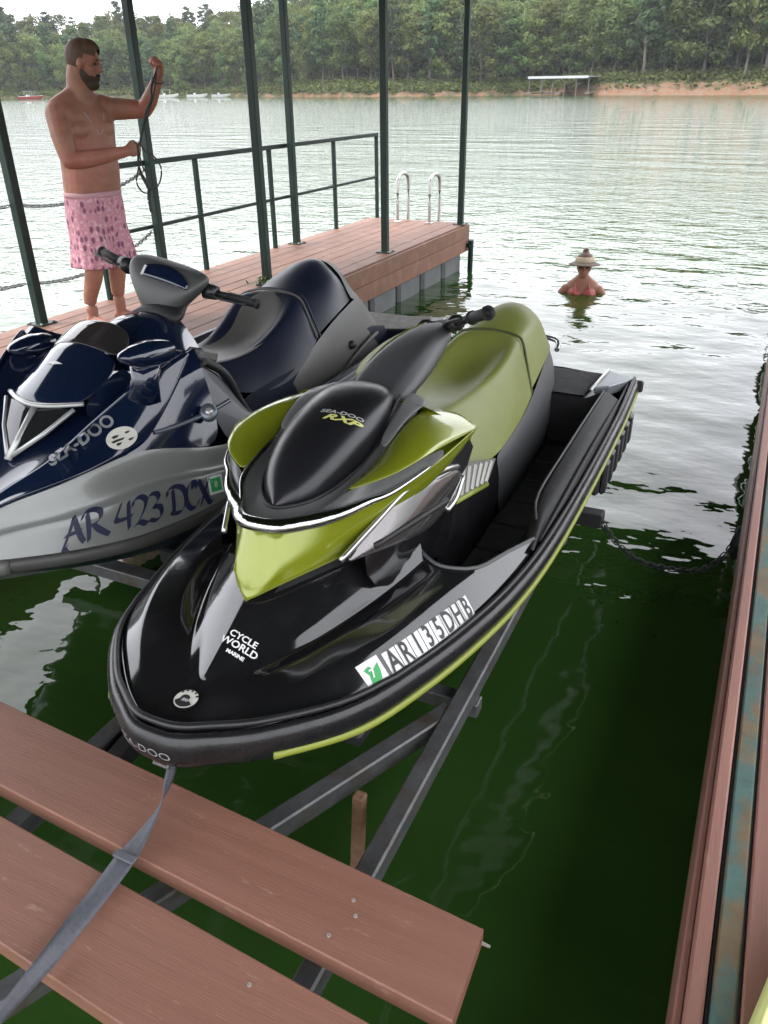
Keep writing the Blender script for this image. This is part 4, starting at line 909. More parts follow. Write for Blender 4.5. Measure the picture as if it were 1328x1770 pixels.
# seats
F = [(2.74, .08, .955, .945, 2.74, .17, .86), (2.86, .14, .925, .93, 2.82, .27, .82), (3.05, .165, .888, .915, 3.0, .305, .77), (3.22, .178, .880, .935, 3.17, .315, .755), (3.36, .19, .915, .985, 3.30, .315, .775), (3.46, .20, .98, 1.035, 3.40, .31, .81), (3.54, .20, 1.065, 1.08, 3.47, .305, .85), (3.58, .195, 1.095, 1.085, 3.51, .302, .87), (3.61, .19, 1.095, 1.075, 3.54, .30, .88)]
seat('front_seat', BX, F, M_navyvinyl, Bt)
pad = []
for (y, hw, zc, ze, yb, hb_, zb), k in zip(F, (.9, .95, .95, .92, .86, .74, .55, .2, 0)):
    if k < .1: continue
    w = hw*k; t1 = .45*k
    pad.append([(0, y-.006, zc+.006), (w*.5, y-.006, zc+(ze-zc)*.31*k*k+.006), (w*.85, y-.006, zc+(ze-zc)*.8*k*k+.006), (w, y-.006, zc+(ze-zc)*k**2.2-.004)])
patch('seat_pad', BX, pad, M_greyvinyl, Bt, sub=2)
Bk = [(3.605, .170, 1.085, 1.062, 3.54, .285, .885), (3.66, .178, 1.092, 1.07, 3.61, .282, .905), (3.76, .184, 1.122, 1.09, 3.74, .276, .935), (3.88, .186, 1.168, 1.12, 3.88, .264, .960), (4.00, .178, 1.200, 1.135, 4.00, .246, .972), (4.09, .155, 1.196, 1.11, 4.08, .220, .975), (4.155, .12, 1.15, 1.07, 4.14, .185, .972), (4.18, .05, 1.09, 1.03, 4.17, .12, .97)]
seat('rear_seat', BX, Bk, M_navyvinyl, Bt)
for dy, r_ in ((0, .0065), (.035, .005)):
    bm = bmesh.new(); tube_bm(bm, smooth_path([bp(p) for p in both([(0, 3.607+dy, 1.102), (.08, 3.605+dy, 1.099), (.155, 3.60+dy, 1.082), (.20, 3.58+dy, 1.05), (.25, 3.56+dy, .97), (.30, 3.54+dy, .89)])], 5), r_, 8); finish('seat_piping', bm, M_greyvinyl if dy == 0 else M_navydull, Bt)
# silver-grey shell behind the rear seat and tail cowl
sh = []
for y, hw, zc, ze, yb, hb_, zb in ((4.065, .178, 1.185, 1.11, 4.045, .245, .970), (4.14, .165, 1.172, 1.09, 4.12, .236, .970), (4.20, .140, 1.14, 1.06, 4.19, .215, .970), (4.24, .10, 1.09, 1.02, 4.23, .175, .970), (4.255, .04, 1.04, 1.0, 4.25, .10, .970)):
    sh.append([(0, y, zc), (hw*.5, y, zc-.01), (hw*.9, y, ze), (hw, y, ze-.03), (hb_, yb, zb)])
patch('seat_shell', BX, sh, M_greyshell, Bt, sub=2)
patch('tail_cowl', BX, [[(.300, 3.24, .748), (.298, 3.44, .83), (.292, 3.60, .890), (.280, 3.80, .940), (.258, 4.0, .968), (.225, 4.18, .972), (.14, 4.26, .972), (0, 4.28, .972)],
                        [(.312, 3.26, .735), (.312, 3.46, .80), (.310, 3.63, .850), (.300, 3.83, .895), (.282, 4.03, .92), (.25, 4.22, .925), (.16, 4.31, .925), (0, 4.33, .925)],
                        [(.322, 3.29, .66), (.330, 3.5, .68), (.334, 3.7, .69), (.334, 3.90, .70), (.325, 4.12, .72), (.29, 4.36, .735), (.19, 4.46, .74), (0, 4.48, .74)],
                        [(.33, 3.30, .45), (.345, 3.5, .45), (.352, 3.7, .45), (.352, 3.9, .45), (.345, 4.12, .58), (.31, 4.38, .70), (.20, 4.48, .72), (0, 4.50, .72)]], M_greyshell, Bt, sub=2, cr=(0,), cv=.8)
for s in (1, -1):
    bm = bmesh.new(); c = Vector(bp((s*.320, 3.88, .765))); tube_bm(bm, [c, c+Vector((s*.022, -.004, .006))], [.026, .022], 14); finish('tail_plug', bm, M_black, Bt)
    tube('tail_moulding', smooth_path([bp((s*a, b, c)) for a, b, c in ((.335, 3.66, .61), (.345, 3.8, .68), (.345, 4.0, .735), (.330, 4.2, .755))], 4), .012, M_greyshell, Bt, seg=8)
# foot wells, gunwales, platform
WL = []
for y, w in ((2.70, .612), (3.0, .616), (3.5, .616), (4.0, .61), (4.42, .60)):
    WL.append([(.30, y, .80), (.335, y, .55), (.345, y, .42), (w-.18, y, .42), (w-.13, y, .50), (w-.085, y, .785), (w-.045, y, .788), (w-.035, y, .76)])
patch('footwell', BX, WL, M_navydull, Bt, sub=1, cc=(2, 3, 5, 6, 7), cv=1)
patch('swim_platform', BX, [[(0, 4.40, .715), (.3, 4.40, .715), (.52, 4.40, .74), (.565, 4.40, .745)], [(0, 4.76, .715), (.3, 4.76, .715), (.50, 4.76, .73), (.55, 4.74, .735)], [(0, 4.77, .60), (.3, 4.77, .60), (.5, 4.77, .61), (.57, 4.75, .62)]], M_greyshell, Bt, sub=0)
patch('platform_mat', BX, [[(0, 4.41, .722), (.3, 4.41, .722), (.49, 4.41, .742)], [(0, 4.75, .722), (.3, 4.75, .722), (.47, 4.75, .735)]], M_matlight, Bt, sub=0)
patch('platform_front', BX, [[(0, 4.40, .715), (.3, 4.40, .715), (.565, 4.40, .745)], [(0, 4.39, .42), (.3, 4.39, .42), (.5, 4.39, .42)]], M_navydull, Bt, sub=0)

# ---- prints
bvs = eval_bvh([b_side]); bvp2 = eval_bvh([sp_[1]]); bvv = eval_bvh([b_vis])
A0, A1 = Vector(bp((.375, 1.640, .717))), Vector(bp((.590, 2.170, .684)))
U = A1-A0; L_ = U.length; un = U.normalized(); Vup = Vector((-.45, .10, .88))
ST = {   # pen strokes in a unit cell
 'A': [[(-.12, -.12), (.0, .06), (.30, .55), (.52, 1.0)], [(.52, 1.0), (.54, .6), (.58, .25), (.66, .02)], [(.10, .40), (.35, .42), (.64, .44)], [(-.12, -.12), (.02, -.02), (.14, .10)]],
 'R': [[(.22, .95), (.18, .5), (.08, .0)], [(.02, .80), (.15, 1.0), (.45, 1.05), (.68, .92), (.62, .66), (.36, .52), (.20, .50)], [(.36, .50), (.52, .28), (.80, .02)]],
 '4': [[(.36, .98), (.16, .68), (.02, .42), (.30, .38), (.66, .44)], [(.62, .96), (.52, .5), (.42, .0)]],
 '2': [[(.10, .74), (.22, .96), (.50, 1.0), (.64, .82), (.48, .50), (.16, .14), (.0, .02)], [(.0, .04), (.22, .12), (.44, .0), (.64, .10)]],
 '3': [[(.14, .82), (.30, .98), (.56, .96), (.60, .74), (.34, .54), (.58, .44), (.56, .14), (.30, .0), (.06, .08)]],
 'D': [[(.30, .92), (.24, .5), (.14, .04)], [(.02, .72), (.12, .96), (.46, 1.02), (.76, .84), (.76, .40), (.50, .06), (.14, .03), (.02, .12)]],
 'C': [[(.64, .74), (.62, .96), (.40, .98), (.16, .66), (.08, .28), (.22, .02), (.48, .06), (.64, .26)], [(.44, .72), (.50, .82), (.46, .92)]],
 'X': [[(.06, .84), (.20, .96), (.32, .60), (.48, .12), (.62, .02), (.72, .12)], [(.72, 1.0), (.40, .52), (.08, .0)]],
}
def stroke_bm(strokes, h, nib=.125, ang=R(38), w=None):
    bm = bmesh.new(); nv = Vector((math.cos(ang), math.sin(ang), 0))*nib*h
    for st in strokes:
        P = smooth_path([(x*h, (y-.45)*h, 0) for x, y in st], 6); prev = None
        for i, p in enumerate(P):
            k = .75+.25*math.sin(math.pi*min(1, max(0, i/(len(P)-1))))
            cur = (bm.verts.new(p-nv*k), bm.verts.new(p+nv*k))
            if prev: bm.faces.new((prev[0], prev[1], cur[1], cur[0]))
            prev = cur
    bmesh.ops.recalc_face_normals(bm, faces=bm.faces[:])
    return bm
lay_ = [('A', 0.0), ('R', .125), (' ', 0), ('4', .315), ('2', .425), ('3', .52), ('D', .68), ('C', .80), ('X', .90)]
for ch, t in lay_:
    if ch == ' ': continue
    stick('registration_letter', stroke_bm(ST[ch], .098), A0+U*t+un*.004, U, Vup, bvs, M_navyink, Bt, off=.002)
O = A0+U*1.075; g6 = lambda s: [[(s*(i/4-.5), s*(j/4-.5)), (s*((i+1)/4-.5), s*(j/4-.5)), (s*((i+1)/4-.5), s*((j+1)/4-.5)), (s*(i/4-.5), s*((j+1)/4-.5))] for i in range(4) for j in range(4)]
s1 = stick('decal_sticker', poly_bm(g6(.070)), O+Vector((0, 0, .022)), U, Vup, bvs, M_white, Bt, off=.002)
stick('sticker_print', poly_bm(g6(.052)), O+Vector((0, 0, .022)), U, Vup, bvs, M_inkgreen, s1, off=.0035)
stick('sticker_digit', text_bm('8', size=.034), O+Vector((0, 0, .022)), U, Vup, bvs, M_white, s1, off=.005)
stick('side_mark', poly_bm([[(-.02, -.018), (.0, -.026), (.024, -.02), (.026, .004), (.012, .0), (.004, -.010), (-.010, -.008)], [(-.02, .004), (-.01, .02), (.006, .012), (.014, .022), (.022, .012), (.006, .0)]]), A0+U*1.21+Vector((0, 0, .02)), U, Vup, bvs, M_inkblack, Bt, off=.002)
W0_, W1_ = Vector(bp((.283, 1.745, .938))), Vector(bp((.362, 1.945, 1.018)))
U5 = W1_-W0_; V5 = Vector((-.45, -.25, .86)); L5 = U5.length
stick('wordmark', text_bm('SEA-DOO', size=.058, bold=.0016, sx=1.0*L5/.215), (W0_+W1_)/2, U5, V5, bvp2, M_greyink, Bt, off=.006)
O = Vector(bp((.395, 1.955, .955)))
ov = stick('oval_sticker', poly_bm([[(0, 0), (math.cos(2*math.pi*k/28)*.058, math.sin(2*math.pi*k/28)*.038), (math.cos(2*math.pi*(k+1)/28)*.058, math.sin(2*math.pi*(k+1)/28)*.038)] for k in range(28)]), O, Vector((.50, .85, .12)), V5, bvp2, mat('cream_vinyl', (.55, .54, .48), .5), Bt, off=.003)
for k, (a, b, c, d) in enumerate(((-.030, .010, .016, .004), (-.038, -.004, .040, .0035), (-.026, -.017, .012, .004), (.020, .012, .010, .003), (.022, -.015, .012, .0035))):
    stick('oval_print', poly_bm([[(a, b-d), (a+c, b-d*.6), (a+c+.008, b+d), (a+c*.4, b+d*1.6), (a-.004, b+d)]]), O, Vector((.50, .85, .12)), V5, bvp2, M_inkblack, ov, off=.0045)
stick('visor_badge', poly_bm([[(-.045, -.004), (-.01, -.007), (0, -.012), (.012, -.006), (.045, -.003), (.02, .004), (.0, .008), (-.02, .004)]]), Vector(bp((-.03, 2.10, 1.14))), Vector((1, .05, 0)), Vector((0, .8, .6)), bvv, M_white, Bt, off=.003)
# ================================================================== people
M_skin = mat('tanned_skin', (.31, .150, .100), .5, spec=.35, var=.16, vscale=14, col2=(.35, .125, .092), c2thr=(.42, .66), c2scale=5, bump=.0015, bscale=70, bump2=.004, b2scale=9)
M_skin2 = mat('swimmer_skin', (.25, .105, .065), .45, spec=.4, var=.12, vscale=9)
M_hair = mat('auburn_hair', (.085, .040, .023), .6, var=.35, vscale=60, bump=.002, bscale=180)
M_beard = mat('dark_beard', (.042, .020, .013), .7, var=.35, vscale=60, bump=.002, bscale=180)
M_dark = mat('dark_detail', (.02, .014, .012), .4)
def ell(bm, c, r, rot=None, seg=16, rings=10):
    x = bmesh.new(); bmesh.ops.create_uvsphere(x, u_segments=seg, v_segments=rings, radius=1)
    M4 = Matrix.Translation(c) @ (rot.to_4x4() if rot else Matrix.Identity(4)) @ Matrix.Diagonal((*r, 1))
    bmesh.ops.transform(x, matrix=M4, verts=x.verts[:]); me = bpy.data.meshes.new('t'); x.to_mesh(me); x.free(); bm.from_mesh(me); bpy.data.meshes.remove(me)
def limb(bm, pts, rad, n=5, seg=14):
    P = smooth_path(pts, n); rr = []
    for i in range(len(rad)-1):
        for k in range(n): rr.append(rad[i]+(rad[i+1]-rad[i])*k/n)
    rr.append(rad[-1]); tube_bm(bm, P, rr, seg)
    ell(bm, P[0], (rr[0],)*3, seg=10, rings=8); ell(bm, P[-1], (rr[-1],)*3, seg=10, rings=8)
def rings_bm(bm, rows, fwd, seg=22, ex=2.3):
    lat = Vector((0, 0, 1)).cross(fwd); R_ = []
    for z, cx, cy, rx, ry in rows:
        r = []
        for k in range(seg):
            a = 2*math.pi*k/seg; ca, sa = math.cos(a), math.sin(a)
            p = fwd*(rx*math.copysign(abs(ca)**(2/ex), ca))+lat*(ry*math.copysign(abs(sa)**(2/ex), sa)); r.append((cx+p.x, cy+p.y, z))
        R_.append(r)
    loft_bm(bm, R_, wrap=True, caps=True)
def hand(bm, wrist, d, palm_n, side, curl=70, s=1., spread=.0):
    """palm and five separate bent fingers; d: forearm direction, palm_n: out of the palm, side: towards the thumb."""
    d = d.normalized(); t = (side-d*side.dot(d)).normalized(); n = d.cross(t); n = n if n.dot(palm_n) > 0 else -n
    M3 = Matrix((d, t, n)).transposed()
    pc = wrist+d*.047*s; ell(bm, pc, (.052*s, .042*s, .017*s), M3, 12, 8)
    limb(bm, [wrist-d*.01, wrist+d*.03*s], [.026*s, .027*s], 2, 10)
    for i, (o, L) in enumerate(((.030, .074), (.010, .082), (-.011, .076), (-.030, .060))):
        b = wrist+d*(.078-.004*abs(i-1.3))*s+t*o*s; dirv = d.copy(); P = [b-d*.02*s, b]; ax = t
        for seg_, f_ in enumerate((.46, .30, .24)):
            ang = R(curl*(.75, 1.05, .8)[seg_]); dirv = (Matrix.Rotation(ang, 3, n.cross(d).normalized()*-1) @ dirv); b = b+dirv*L*f_*s; P.append(b)
        limb(bm, P, [.0095*s, .0092*s, .0088*s, .0082*s, .0072*s], 2, 8)
    b = wrist+d*.022*s+t*.030*s; d1 = (d*.7+t*.55+n*.45).normalized(); d2 = (d*.75-t*.05+n*.6).normalized()
    limb(bm, [wrist+d*.008*s+t*.012*s, b, b+d1*.036*s, b+d1*.036*s+d2*.032*s], [.014*s, .0125*s, .0105*s, .0085*s], 2, 8)
def remesh(name, bm, m, parent, vox, it=4, fac=.5):
    fix_normals(bm); o = finish(name, bm, m, parent)
    md = o.modifiers.new('r', 'REMESH'); md.mode = 'VOXEL'; md.voxel_size = vox; md.use_smooth_shade = True
    if it: sm = o.modifiers.new('s', 'SMOOTH'); sm.factor = fac; sm.iterations = it
    dg = bpy.context.evaluated_depsgraph_get(); me = bpy.data.meshes.new_from_object(o.evaluated_get(dg)); o.modifiers.clear()
    old = o.data; o.data = me; bpy.data.meshes.remove(old)
    for p in me.polygons: p.use_smooth = True
    return o

# ---- the man on the walkway
MAN = thing('person', 'bearded shirtless man in pink patterned swim trunks standing on the walkway sorting a dark rope', 'person', (-4.22, 4.33, DZ))
fw_ = Vector((.985, -.17, 0)).normalized(); lt_ = Vector((0, 0, 1)).cross(fw_)
bm = bmesh.new()
rings_bm(bm, [(1.22, -4.205, 4.330, 0.110, 0.172), (1.32, -4.205, 4.330, 0.134, 0.189), (1.42, -4.200, 4.331, 0.145, 0.193), (1.50, -4.192, 4.333, 0.155, 0.191), (1.58, -4.185, 4.335, 0.158, 0.189), (1.67, -4.185, 4.337, 0.145, 0.191), (1.76, -4.188, 4.338, 0.139, 0.204), (1.85, -4.186, 4.338, 0.137, 0.215), (1.92, -4.188, 4.337, 0.118, 0.206), (1.975, -4.185, 4.338, 0.092, 0.150), (2.015, -4.178, 4.340, 0.074, 0.091), (2.05, -4.170, 4.342, 0.065, 0.069)], fw_)
for s in (1, -1):
    c = Vector((-4.186, 4.338, 1.83))+fw_*.085+lt_*s*.085; ell(bm, c, (.055, .085, .065))
    ell(bm, Vector((-4.215, 4.335, 1.34))-fw_*.05+lt_*s*.08, (.10, .09, .10))
ell(bm, Vector((-4.190, 4.335, 1.52))+fw_*.055, (.105, .125, .095))
# neck and head, turned towards his hands
hf = Vector((.925, .38, 0)).normalized(); pitch_ = R(13)
HM = Matrix.Rotation(math.atan2(hf.y, hf.x), 3, 'Z') @ Matrix.Rotation(pitch_, 3, 'Y')
HC = Vector((-4.105, 4.350, 2.207)); HS = 1.04
def hp(x, y, z): return HC+HM @ Vector((x*HS, y*HS, z*HS))
limb(bm, [(-4.19, 4.335, 1.97), (-4.165, 4.342, 2.06), hp(-.03, 0, -.06)], [.098, .085, .074], 4)
for s in (1, -1): limb(bm, [Vector((-4.182, 4.340, 2.03)), Vector((-4.190, 4.338, 1.985))+lt_*s*.10, Vector((-4.195, 4.338, 1.955))+lt_*s*.165], [.070, .062, .060], 3)
ell(bm, hp(-.012, 0, .022), tuple(q*HS for q in (.100, .077, .098)), HM); ell(bm, hp(.022, 0, -.050), tuple(q*HS for q in (.070, .062, .075)), HM)
ell(bm, hp(.052, 0, -.100), tuple(q*HS for q in (.036, .042, .026)), HM); ell(bm, hp(.082, 0, .028), tuple(q*HS for q in (.016, .052, .014)), HM)
limb(bm, [hp(.086, 0, .016), hp(.108, 0, -.020), hp(.088, 0, -.034)], [.010, .014, .011], 3, 10)
for s in (1, -1):
    ell(bm, hp(.006, s*.078, -.010), tuple(q*HS for q in (.020, .008, .032)), HM, 10, 8); ell(bm, hp(.060, s*.040, -.022), tuple(q*HS for q in (.024, .020, .020)), HM, 10, 8)
ell(bm, hp(.088, 0, -.066), tuple(q*HS for q in (.010, .024, .007)), HM, 10, 8); ell(bm, hp(.085, 0, -.078), tuple(q*HS for q in (.010, .020, .007)), HM, 10, 8)
# near (right) arm: elbow bent, forearm held forward
sh, el, wr = Vector((-4.215, 4.165, 1.920)), Vector((-4.125, 4.10, 1.660)), Vector((-3.872, 4.345, 1.700))
ell(bm, sh+Vector((0, .015, .0)), (.090, .082, .090)); limb(bm, [Vector((-4.20, 4.24, 1.945)), sh], [.07, .072], 3)
limb(bm, [sh, sh.lerp(el, .5)+Vector((.005, -.012, 0)), el], [.079, .070, .053]); limb(bm, [el, el.lerp(wr, .35)+Vector((0, 0, -.008)), wr], [.054, .053, .033])
dn = (wr-el).normalized(); hand(bm, wr, (dn+Vector((.1, .1, .05))).normalized(), Vector((.3, .9, .1)), Vector((0, 0, 1)), 72)
# far (left) arm: upper arm out, forearm raised, fist up
sh2, el2, wr2 = Vector((-4.150, 4.500, 1.945)), Vector((-3.935, 4.655, 1.935)), Vector((-3.742, 4.600, 2.118))
ell(bm, sh2-Vector((0, .01, 0)), (.086, .080, .086)); limb(bm, [Vector((-4.165, 4.43, 1.95)), sh2], [.07, .07], 3)
limb(bm, [sh2, sh2.lerp(el2, .5), el2], [.075, .067, .052]); limb(bm, [el2, el2.lerp(wr2, .35)+Vector((.005, 0, -.008)), wr2], [.053, .052, .032])
dn2 = (wr2-el2).normalized(); hand(bm, wr2, (dn2*.4+Vector((.25, -.05, .8))).normalized(), Vector((-.5, -.7, .1)), Vector((-.8, .3, .2)), 66, 1.12)
# legs and feet
for y0, kx, ky, ax, ay, fx, fy in ((4.245, -4.185, 4.222, -4.285, 4.222, -4.11, 4.200), (4.425, -4.165, 4.438, -4.220, 4.436, -4.045, 4.455)):
    limb(bm, [(-4.205, y0, 1.30), (-4.190, (y0+ky)/2, 1.14), (kx, ky, 1.03)], [.098, .084, .062])
    limb(bm, [(kx, ky, 1.03), (kx-.035, ky, .90), (ax-.005, ay, .74), (ax, ay, .635)], [.060, .062, .046, .036])
    ell(bm, (kx+.022, ky, 1.03), (.045, .045, .05))
    limb(bm, [(ax-.035, ay, DZ+.035), (ax+.06, (ay+fy)/2, DZ+.042), (fx, fy, DZ+.022)], [.034, .036, .024]); limb(bm, [(ax, ay, .65), (ax-.01, ay, DZ+.05)], [.036, .036], 2)
    for k in range(5): limb(bm, [(fx-.03, fy+(k-2)*.017, DZ+.02), (fx+.028-.006*abs(k-1), fy+(k-2)*.018, DZ+.013)], [.012, .010], 2, 8)
man = remesh('body', bm, M_skin, MAN, .0075, 5)
# hair, beard, eyes
def shell(name, parts, m, keep, vox=.006, it=3):
    b_ = bmesh.new()
    for c, r in parts: ell(b_, c, tuple(q*HS for q in r), HM)
    o = remesh(name, b_, m, MAN, vox, it); x = bmesh.new(); x.from_mesh(o.data); off = wroot(o)
    kill = [v for v in x.verts if not keep((HM.transposed() @ (v.co+off-HC))/HS)]
    bmesh.ops.delete(x, geom=kill, context='VERTS'); x.to_mesh(o.data); x.free(); return o
shell('hair', [(hp(-.014, 0, .026), (.1035, .0805, .1015)), (hp(.02, 0, .07), (.073, .064, .060))], M_hair, lambda p: (p.z > .045 and p.x < .075+.35*(p.z-.045)) or (p.x < -.012 and p.z > -.045) or (p.z > .0 and p.x < .02))
shell('beard', [(hp(.024, 0, -.055), (.077, .067, .078)), (hp(.056, 0, -.108), (.044, .047, .035))], M_beard, lambda p: (p.z < -.058+.62*max(0, .062-p.x) or (p.x < .012 and p.z < .03)) and p.x > -.010-.25*max(0, -.05-p.z))
b_ = bmesh.new(); ell(b_, hp(.092, 0, -.053), (.012, .030, .008), HM, 12, 8); finish('moustache', b_, M_beard, MAN)
for s in (1, -1):
    b_ = bmesh.new(); ell(b_, hp(.080, s*.032, .006), (.010, .013, .007), HM, 10, 8); finish('eye', b_, M_dark, MAN)
    b_ = bmesh.new(); ell(b_, hp(.092, s*.034, .030), (.007, .020, .005), HM, 10, 8); finish('eyebrow', b_, M_beard, MAN)
# swim trunks
m = bpy.data.materials.new('pink_print_fabric'); m.use_nodes = True; t = m.node_tree; b = t.nodes['Principled BSDF']; b.inputs['Roughness'].default_value = .85
tcn = t.nodes.new('ShaderNodeTexCoord'); mp_ = t.nodes.new('ShaderNodeMapping'); mp_.inputs['Scale'].default_value = (1, 1, .62); t.links.new(tcn.outputs['Object'], mp_.inputs[0])
vo = t.nodes.new('ShaderNodeTexVoronoi'); vo.inputs['Scale'].default_value = 27; vo.inputs['Randomness'].default_value = .55; t.links.new(mp_.outputs[0], vo.inputs['Vector'])
r1 = t.nodes.new('ShaderNodeMapRange'); r1.inputs[1].default_value = .28; r1.inputs[2].default_value = .42; t.links.new(vo.outputs['Distance'], r1.inputs[0])
nz_ = t.nodes.new('ShaderNodeTexNoise'); nz_.inputs['Scale'].default_value = 46; nz_.inputs['Detail'].default_value = 3; t.links.new(tcn.outputs['Object'], nz_.inputs['Vector'])
r2 = t.nodes.new('ShaderNodeMapRange'); r2.inputs[1].default_value = .52; r2.inputs[2].default_value = .62; t.links.new(nz_.outputs[0], r2.inputs[0])
x1 = t.nodes.new('ShaderNodeMix'); x1.data_type = 'RGBA'; x1.inputs['A'].default_value = (.50, .225, .275, 1); x1.inputs['B'].default_value = (.60, .38, .42, 1); t.links.new(r2.outputs[0], x1.inputs['Factor'])
x2 = t.nodes.new('ShaderNodeMix'); x2.data_type = 'RGBA'; x2.inputs['A'].default_value = (.21, .075, .13, 1); t.links.new(r1.outputs[0], x2.inputs['Factor']); t.links.new(x1.outputs['Result'], x2.inputs['B'])
t.links.new(x2.outputs['Result'], b.inputs['Base Color'])
bm = bmesh.new()
rings_bm(bm, [(1.455, -4.198, 4.331, .150, .190), (1.40, -4.202, 4.331, .156, .197), (1.30, -4.205, 4.331, .160, .205), (1.18, -4.205, 4.331, .150, .205)], fw_)
for y0, y1_, dx in ((4.250, 4.232, 0), (4.418, 4.436, .012)):
    rings_bm(bm, [(1.30, -4.205, y0, .135, .118), (1.18, -4.203+dx*.5, y0, .152, .128), (1.08, -4.203+dx, (y0+y1_)/2, .162, .130), (.975, -4.204+dx, y1_, .172, .134)], fw_, ex=2.1)
tr = remesh('swim_trunks', bm, m, MAN, .010, 3)
x = bmesh.new(); x.from_mesh(tr.data)
for v in x.verts:
    w = v.co+wroot(tr); a = math.atan2(w.y-4.33, w.x+4.2); k = max(0, min(1, (1.40-w.z)/.4))
    d = Vector((w.x+4.2, w.y-4.33, 0)).normalized(); v.co += d*(.009*k*math.sin(a*9+w.z*7)+.004*k*math.sin(a*21))
x.to_mesh(tr.data); x.free()
bm = bmesh.new(); lat_ = Vector((0, 0, 1)).cross(fw_); tube_bm(bm, [Vector((-4.199, 4.331, 1.440))+fw_*(.152*math.cos(2*math.pi*k/32))+lat_*(.193*math.sin(2*math.pi*k/32)) for k in range(32)], .010, 8, closed=True, ry=.018); finish('waistband', bm, mat('pale_pink_band', (.50, .29, .32), .85), tr)
bm = bmesh.new(); tube_bm(bm, [wr2-dn2*.035, wr2-dn2*.01], [.037, .035], 14); finish('wristband', bm, M_black, MAN)
bm = bmesh.new(); tube_bm(bm, smooth_path([Vector((-4.235, 4.27, 2.03)), Vector((-4.17, 4.245, 1.99)), Vector((-4.085, 4.265, 1.92)), Vector((-4.050, 4.33, 1.80)), Vector((-4.060, 4.40, 1.90)), Vector((-4.13, 4.43, 1.99)), Vector((-4.22, 4.40, 2.03))], 5), .004, 6); finish('neck_cord', bm, mat('pale_cord', (.35, .32, .30), .5), MAN)
# the rope in his hands
rp = thing('rope', 'dark thin rope hanging in loops between the man\'s raised fist and lower hand', 'rope', (-3.79, 4.41, 1.33))
M_rope = mat('dark_cord', (.018, .018, .020), .6, var=.3, vscale=60)
tube('rope_strand', smooth_path([(-3.705, 4.580, 2.215), (-3.704, 4.552, 2.165), (-3.715, 4.492, 2.066), (-3.712, 4.472, 2.002), (-3.741, 4.435, 1.921), (-3.763, 4.414, 1.839), (-3.800, 4.405, 1.740)], 6), .007, M_rope, rp)
tube('rope_strand', smooth_path([(-3.700, 4.560, 2.20), (-3.700, 4.50, 2.05), (-3.725, 4.45, 1.93), (-3.775, 4.41, 1.80), (-3.80, 4.40, 1.73)], 6), .005, M_rope, rp)
tube('rope_loop', smooth_path([(-3.810, 4.41, 1.755), (-3.773, 4.42, 1.697), (-3.723, 4.444, 1.662), (-3.695, 4.457, 1.593), (-3.716, 4.447, 1.509), (-3.763, 4.425, 1.47), (-3.796, 4.409, 1.502), (-3.822, 4.397, 1.566), (-3.82, 4.398, 1.653), (-3.812, 4.408, 1.738)], 6), .005, M_rope, rp)
tube('rope_loop', smooth_path([(-3.810, 4.393, 1.739), (-3.811, 4.38, 1.62), (-3.838, 4.367, 1.526), (-3.822, 4.375, 1.469), (-3.787, 4.391, 1.448), (-3.756, 4.406, 1.476), (-3.767, 4.401, 1.546), (-3.791, 4.389, 1.62), (-3.805, 4.39, 1.723)], 6), .005, M_rope, rp)
tube('rope_tail', smooth_path([(-3.812, 4.403, 1.72), (-3.825, 4.395, 1.618), (-3.811, 4.402, 1.548), (-3.786, 4.414, 1.477), (-3.792, 4.411, 1.406), (-3.789, 4.412, 1.326)], 6), [.008]*12+[.012]*14+[.010]*4+[.007], M_rope, rp)

# ---- the swimmer
WX, WY = -1.79, 9.06; WZ = -.035
WOM = thing('person', 'woman in a straw sun visor and red swimsuit standing chest-deep in the lake', 'person', (WX, WY, -.9))
ff = Vector((.20, -.98, 0)).normalized(); fl = Vector((0, 0, 1)).cross(ff); rl_ = -fl     # rl_: towards the picture's right
def wp(r, f_, z): return Vector((WX, WY, z+WZ))+fl*r+ff*f_
bm = bmesh.new()
rings_bm(bm, [(-.62, WX, WY, .10, .17), (-.40, WX, WY, .09, .14), (-.20, WX, WY, .105, .15), (-.02, WX, WY, .115, .165), (.07, WX, WY, .095, .185), (.115, WX, WY, .075, .155), (.15, WX, WY, .062, .105), (.185, WX, WY, .052, .065)], ff)
limb(bm, [wp(0, -.01, .12), wp(0, .005, .24)], [.062, .056], 3)
for s in (1, -1):
    ell(bm, wp(s*.082, .085, .02), (.075, .07, .075))
    ell(bm, wp(s*.175, 0, .068), (.058, .056, .052))
    limb(bm, [wp(s*.175, 0, .068), wp(s*.245, .03, -.02), wp(s*.275, .08, -.15)], [.052, .047, .040]); limb(bm, [wp(s*.275, .08, -.15), wp(s*.20, .25, -.22)], [.040, .028], 3)
    hand(bm, wp(s*.20, .25, -.22), (ff*.9-fl*s*.3).normalized(), Vector((0, 0, -1)), -fl*s, 15, .9)
    limb(bm, [wp(s*.09, 0, -.60), wp(s*.10, .02, -.95), wp(s*.10, 0, -1.3)], [.085, .06, .04])
WH = Matrix.Rotation(math.atan2(ff.y, ff.x), 3, 'Z'); HC2 = wp(0, .02, .318)
def wh(x, y, z): return HC2+WH @ Vector((x, y, z))
ell(bm, wh(-.005, 0, .012), (.092, .074, .098), WH); ell(bm, wh(.022, 0, -.055), (.060, .052, .058), WH); ell(bm, wh(.055, 0, -.092), (.026, .030, .020), WH)
limb(bm, [wh(.080, 0, .012), wh(.100, 0, -.018), wh(.084, 0, -.030)], [.008, .011, .009], 3, 8); ell(bm, wh(.078, 0, -.060), (.010, .022, .008), WH, 10, 8)
for s in (1, -1): ell(bm, wh(0, s*.073, -.01), (.016, .008, .026), WH, 10, 8)
remesh('body', bm, M_skin2, WOM, .009, 3)
bm = bmesh.new()
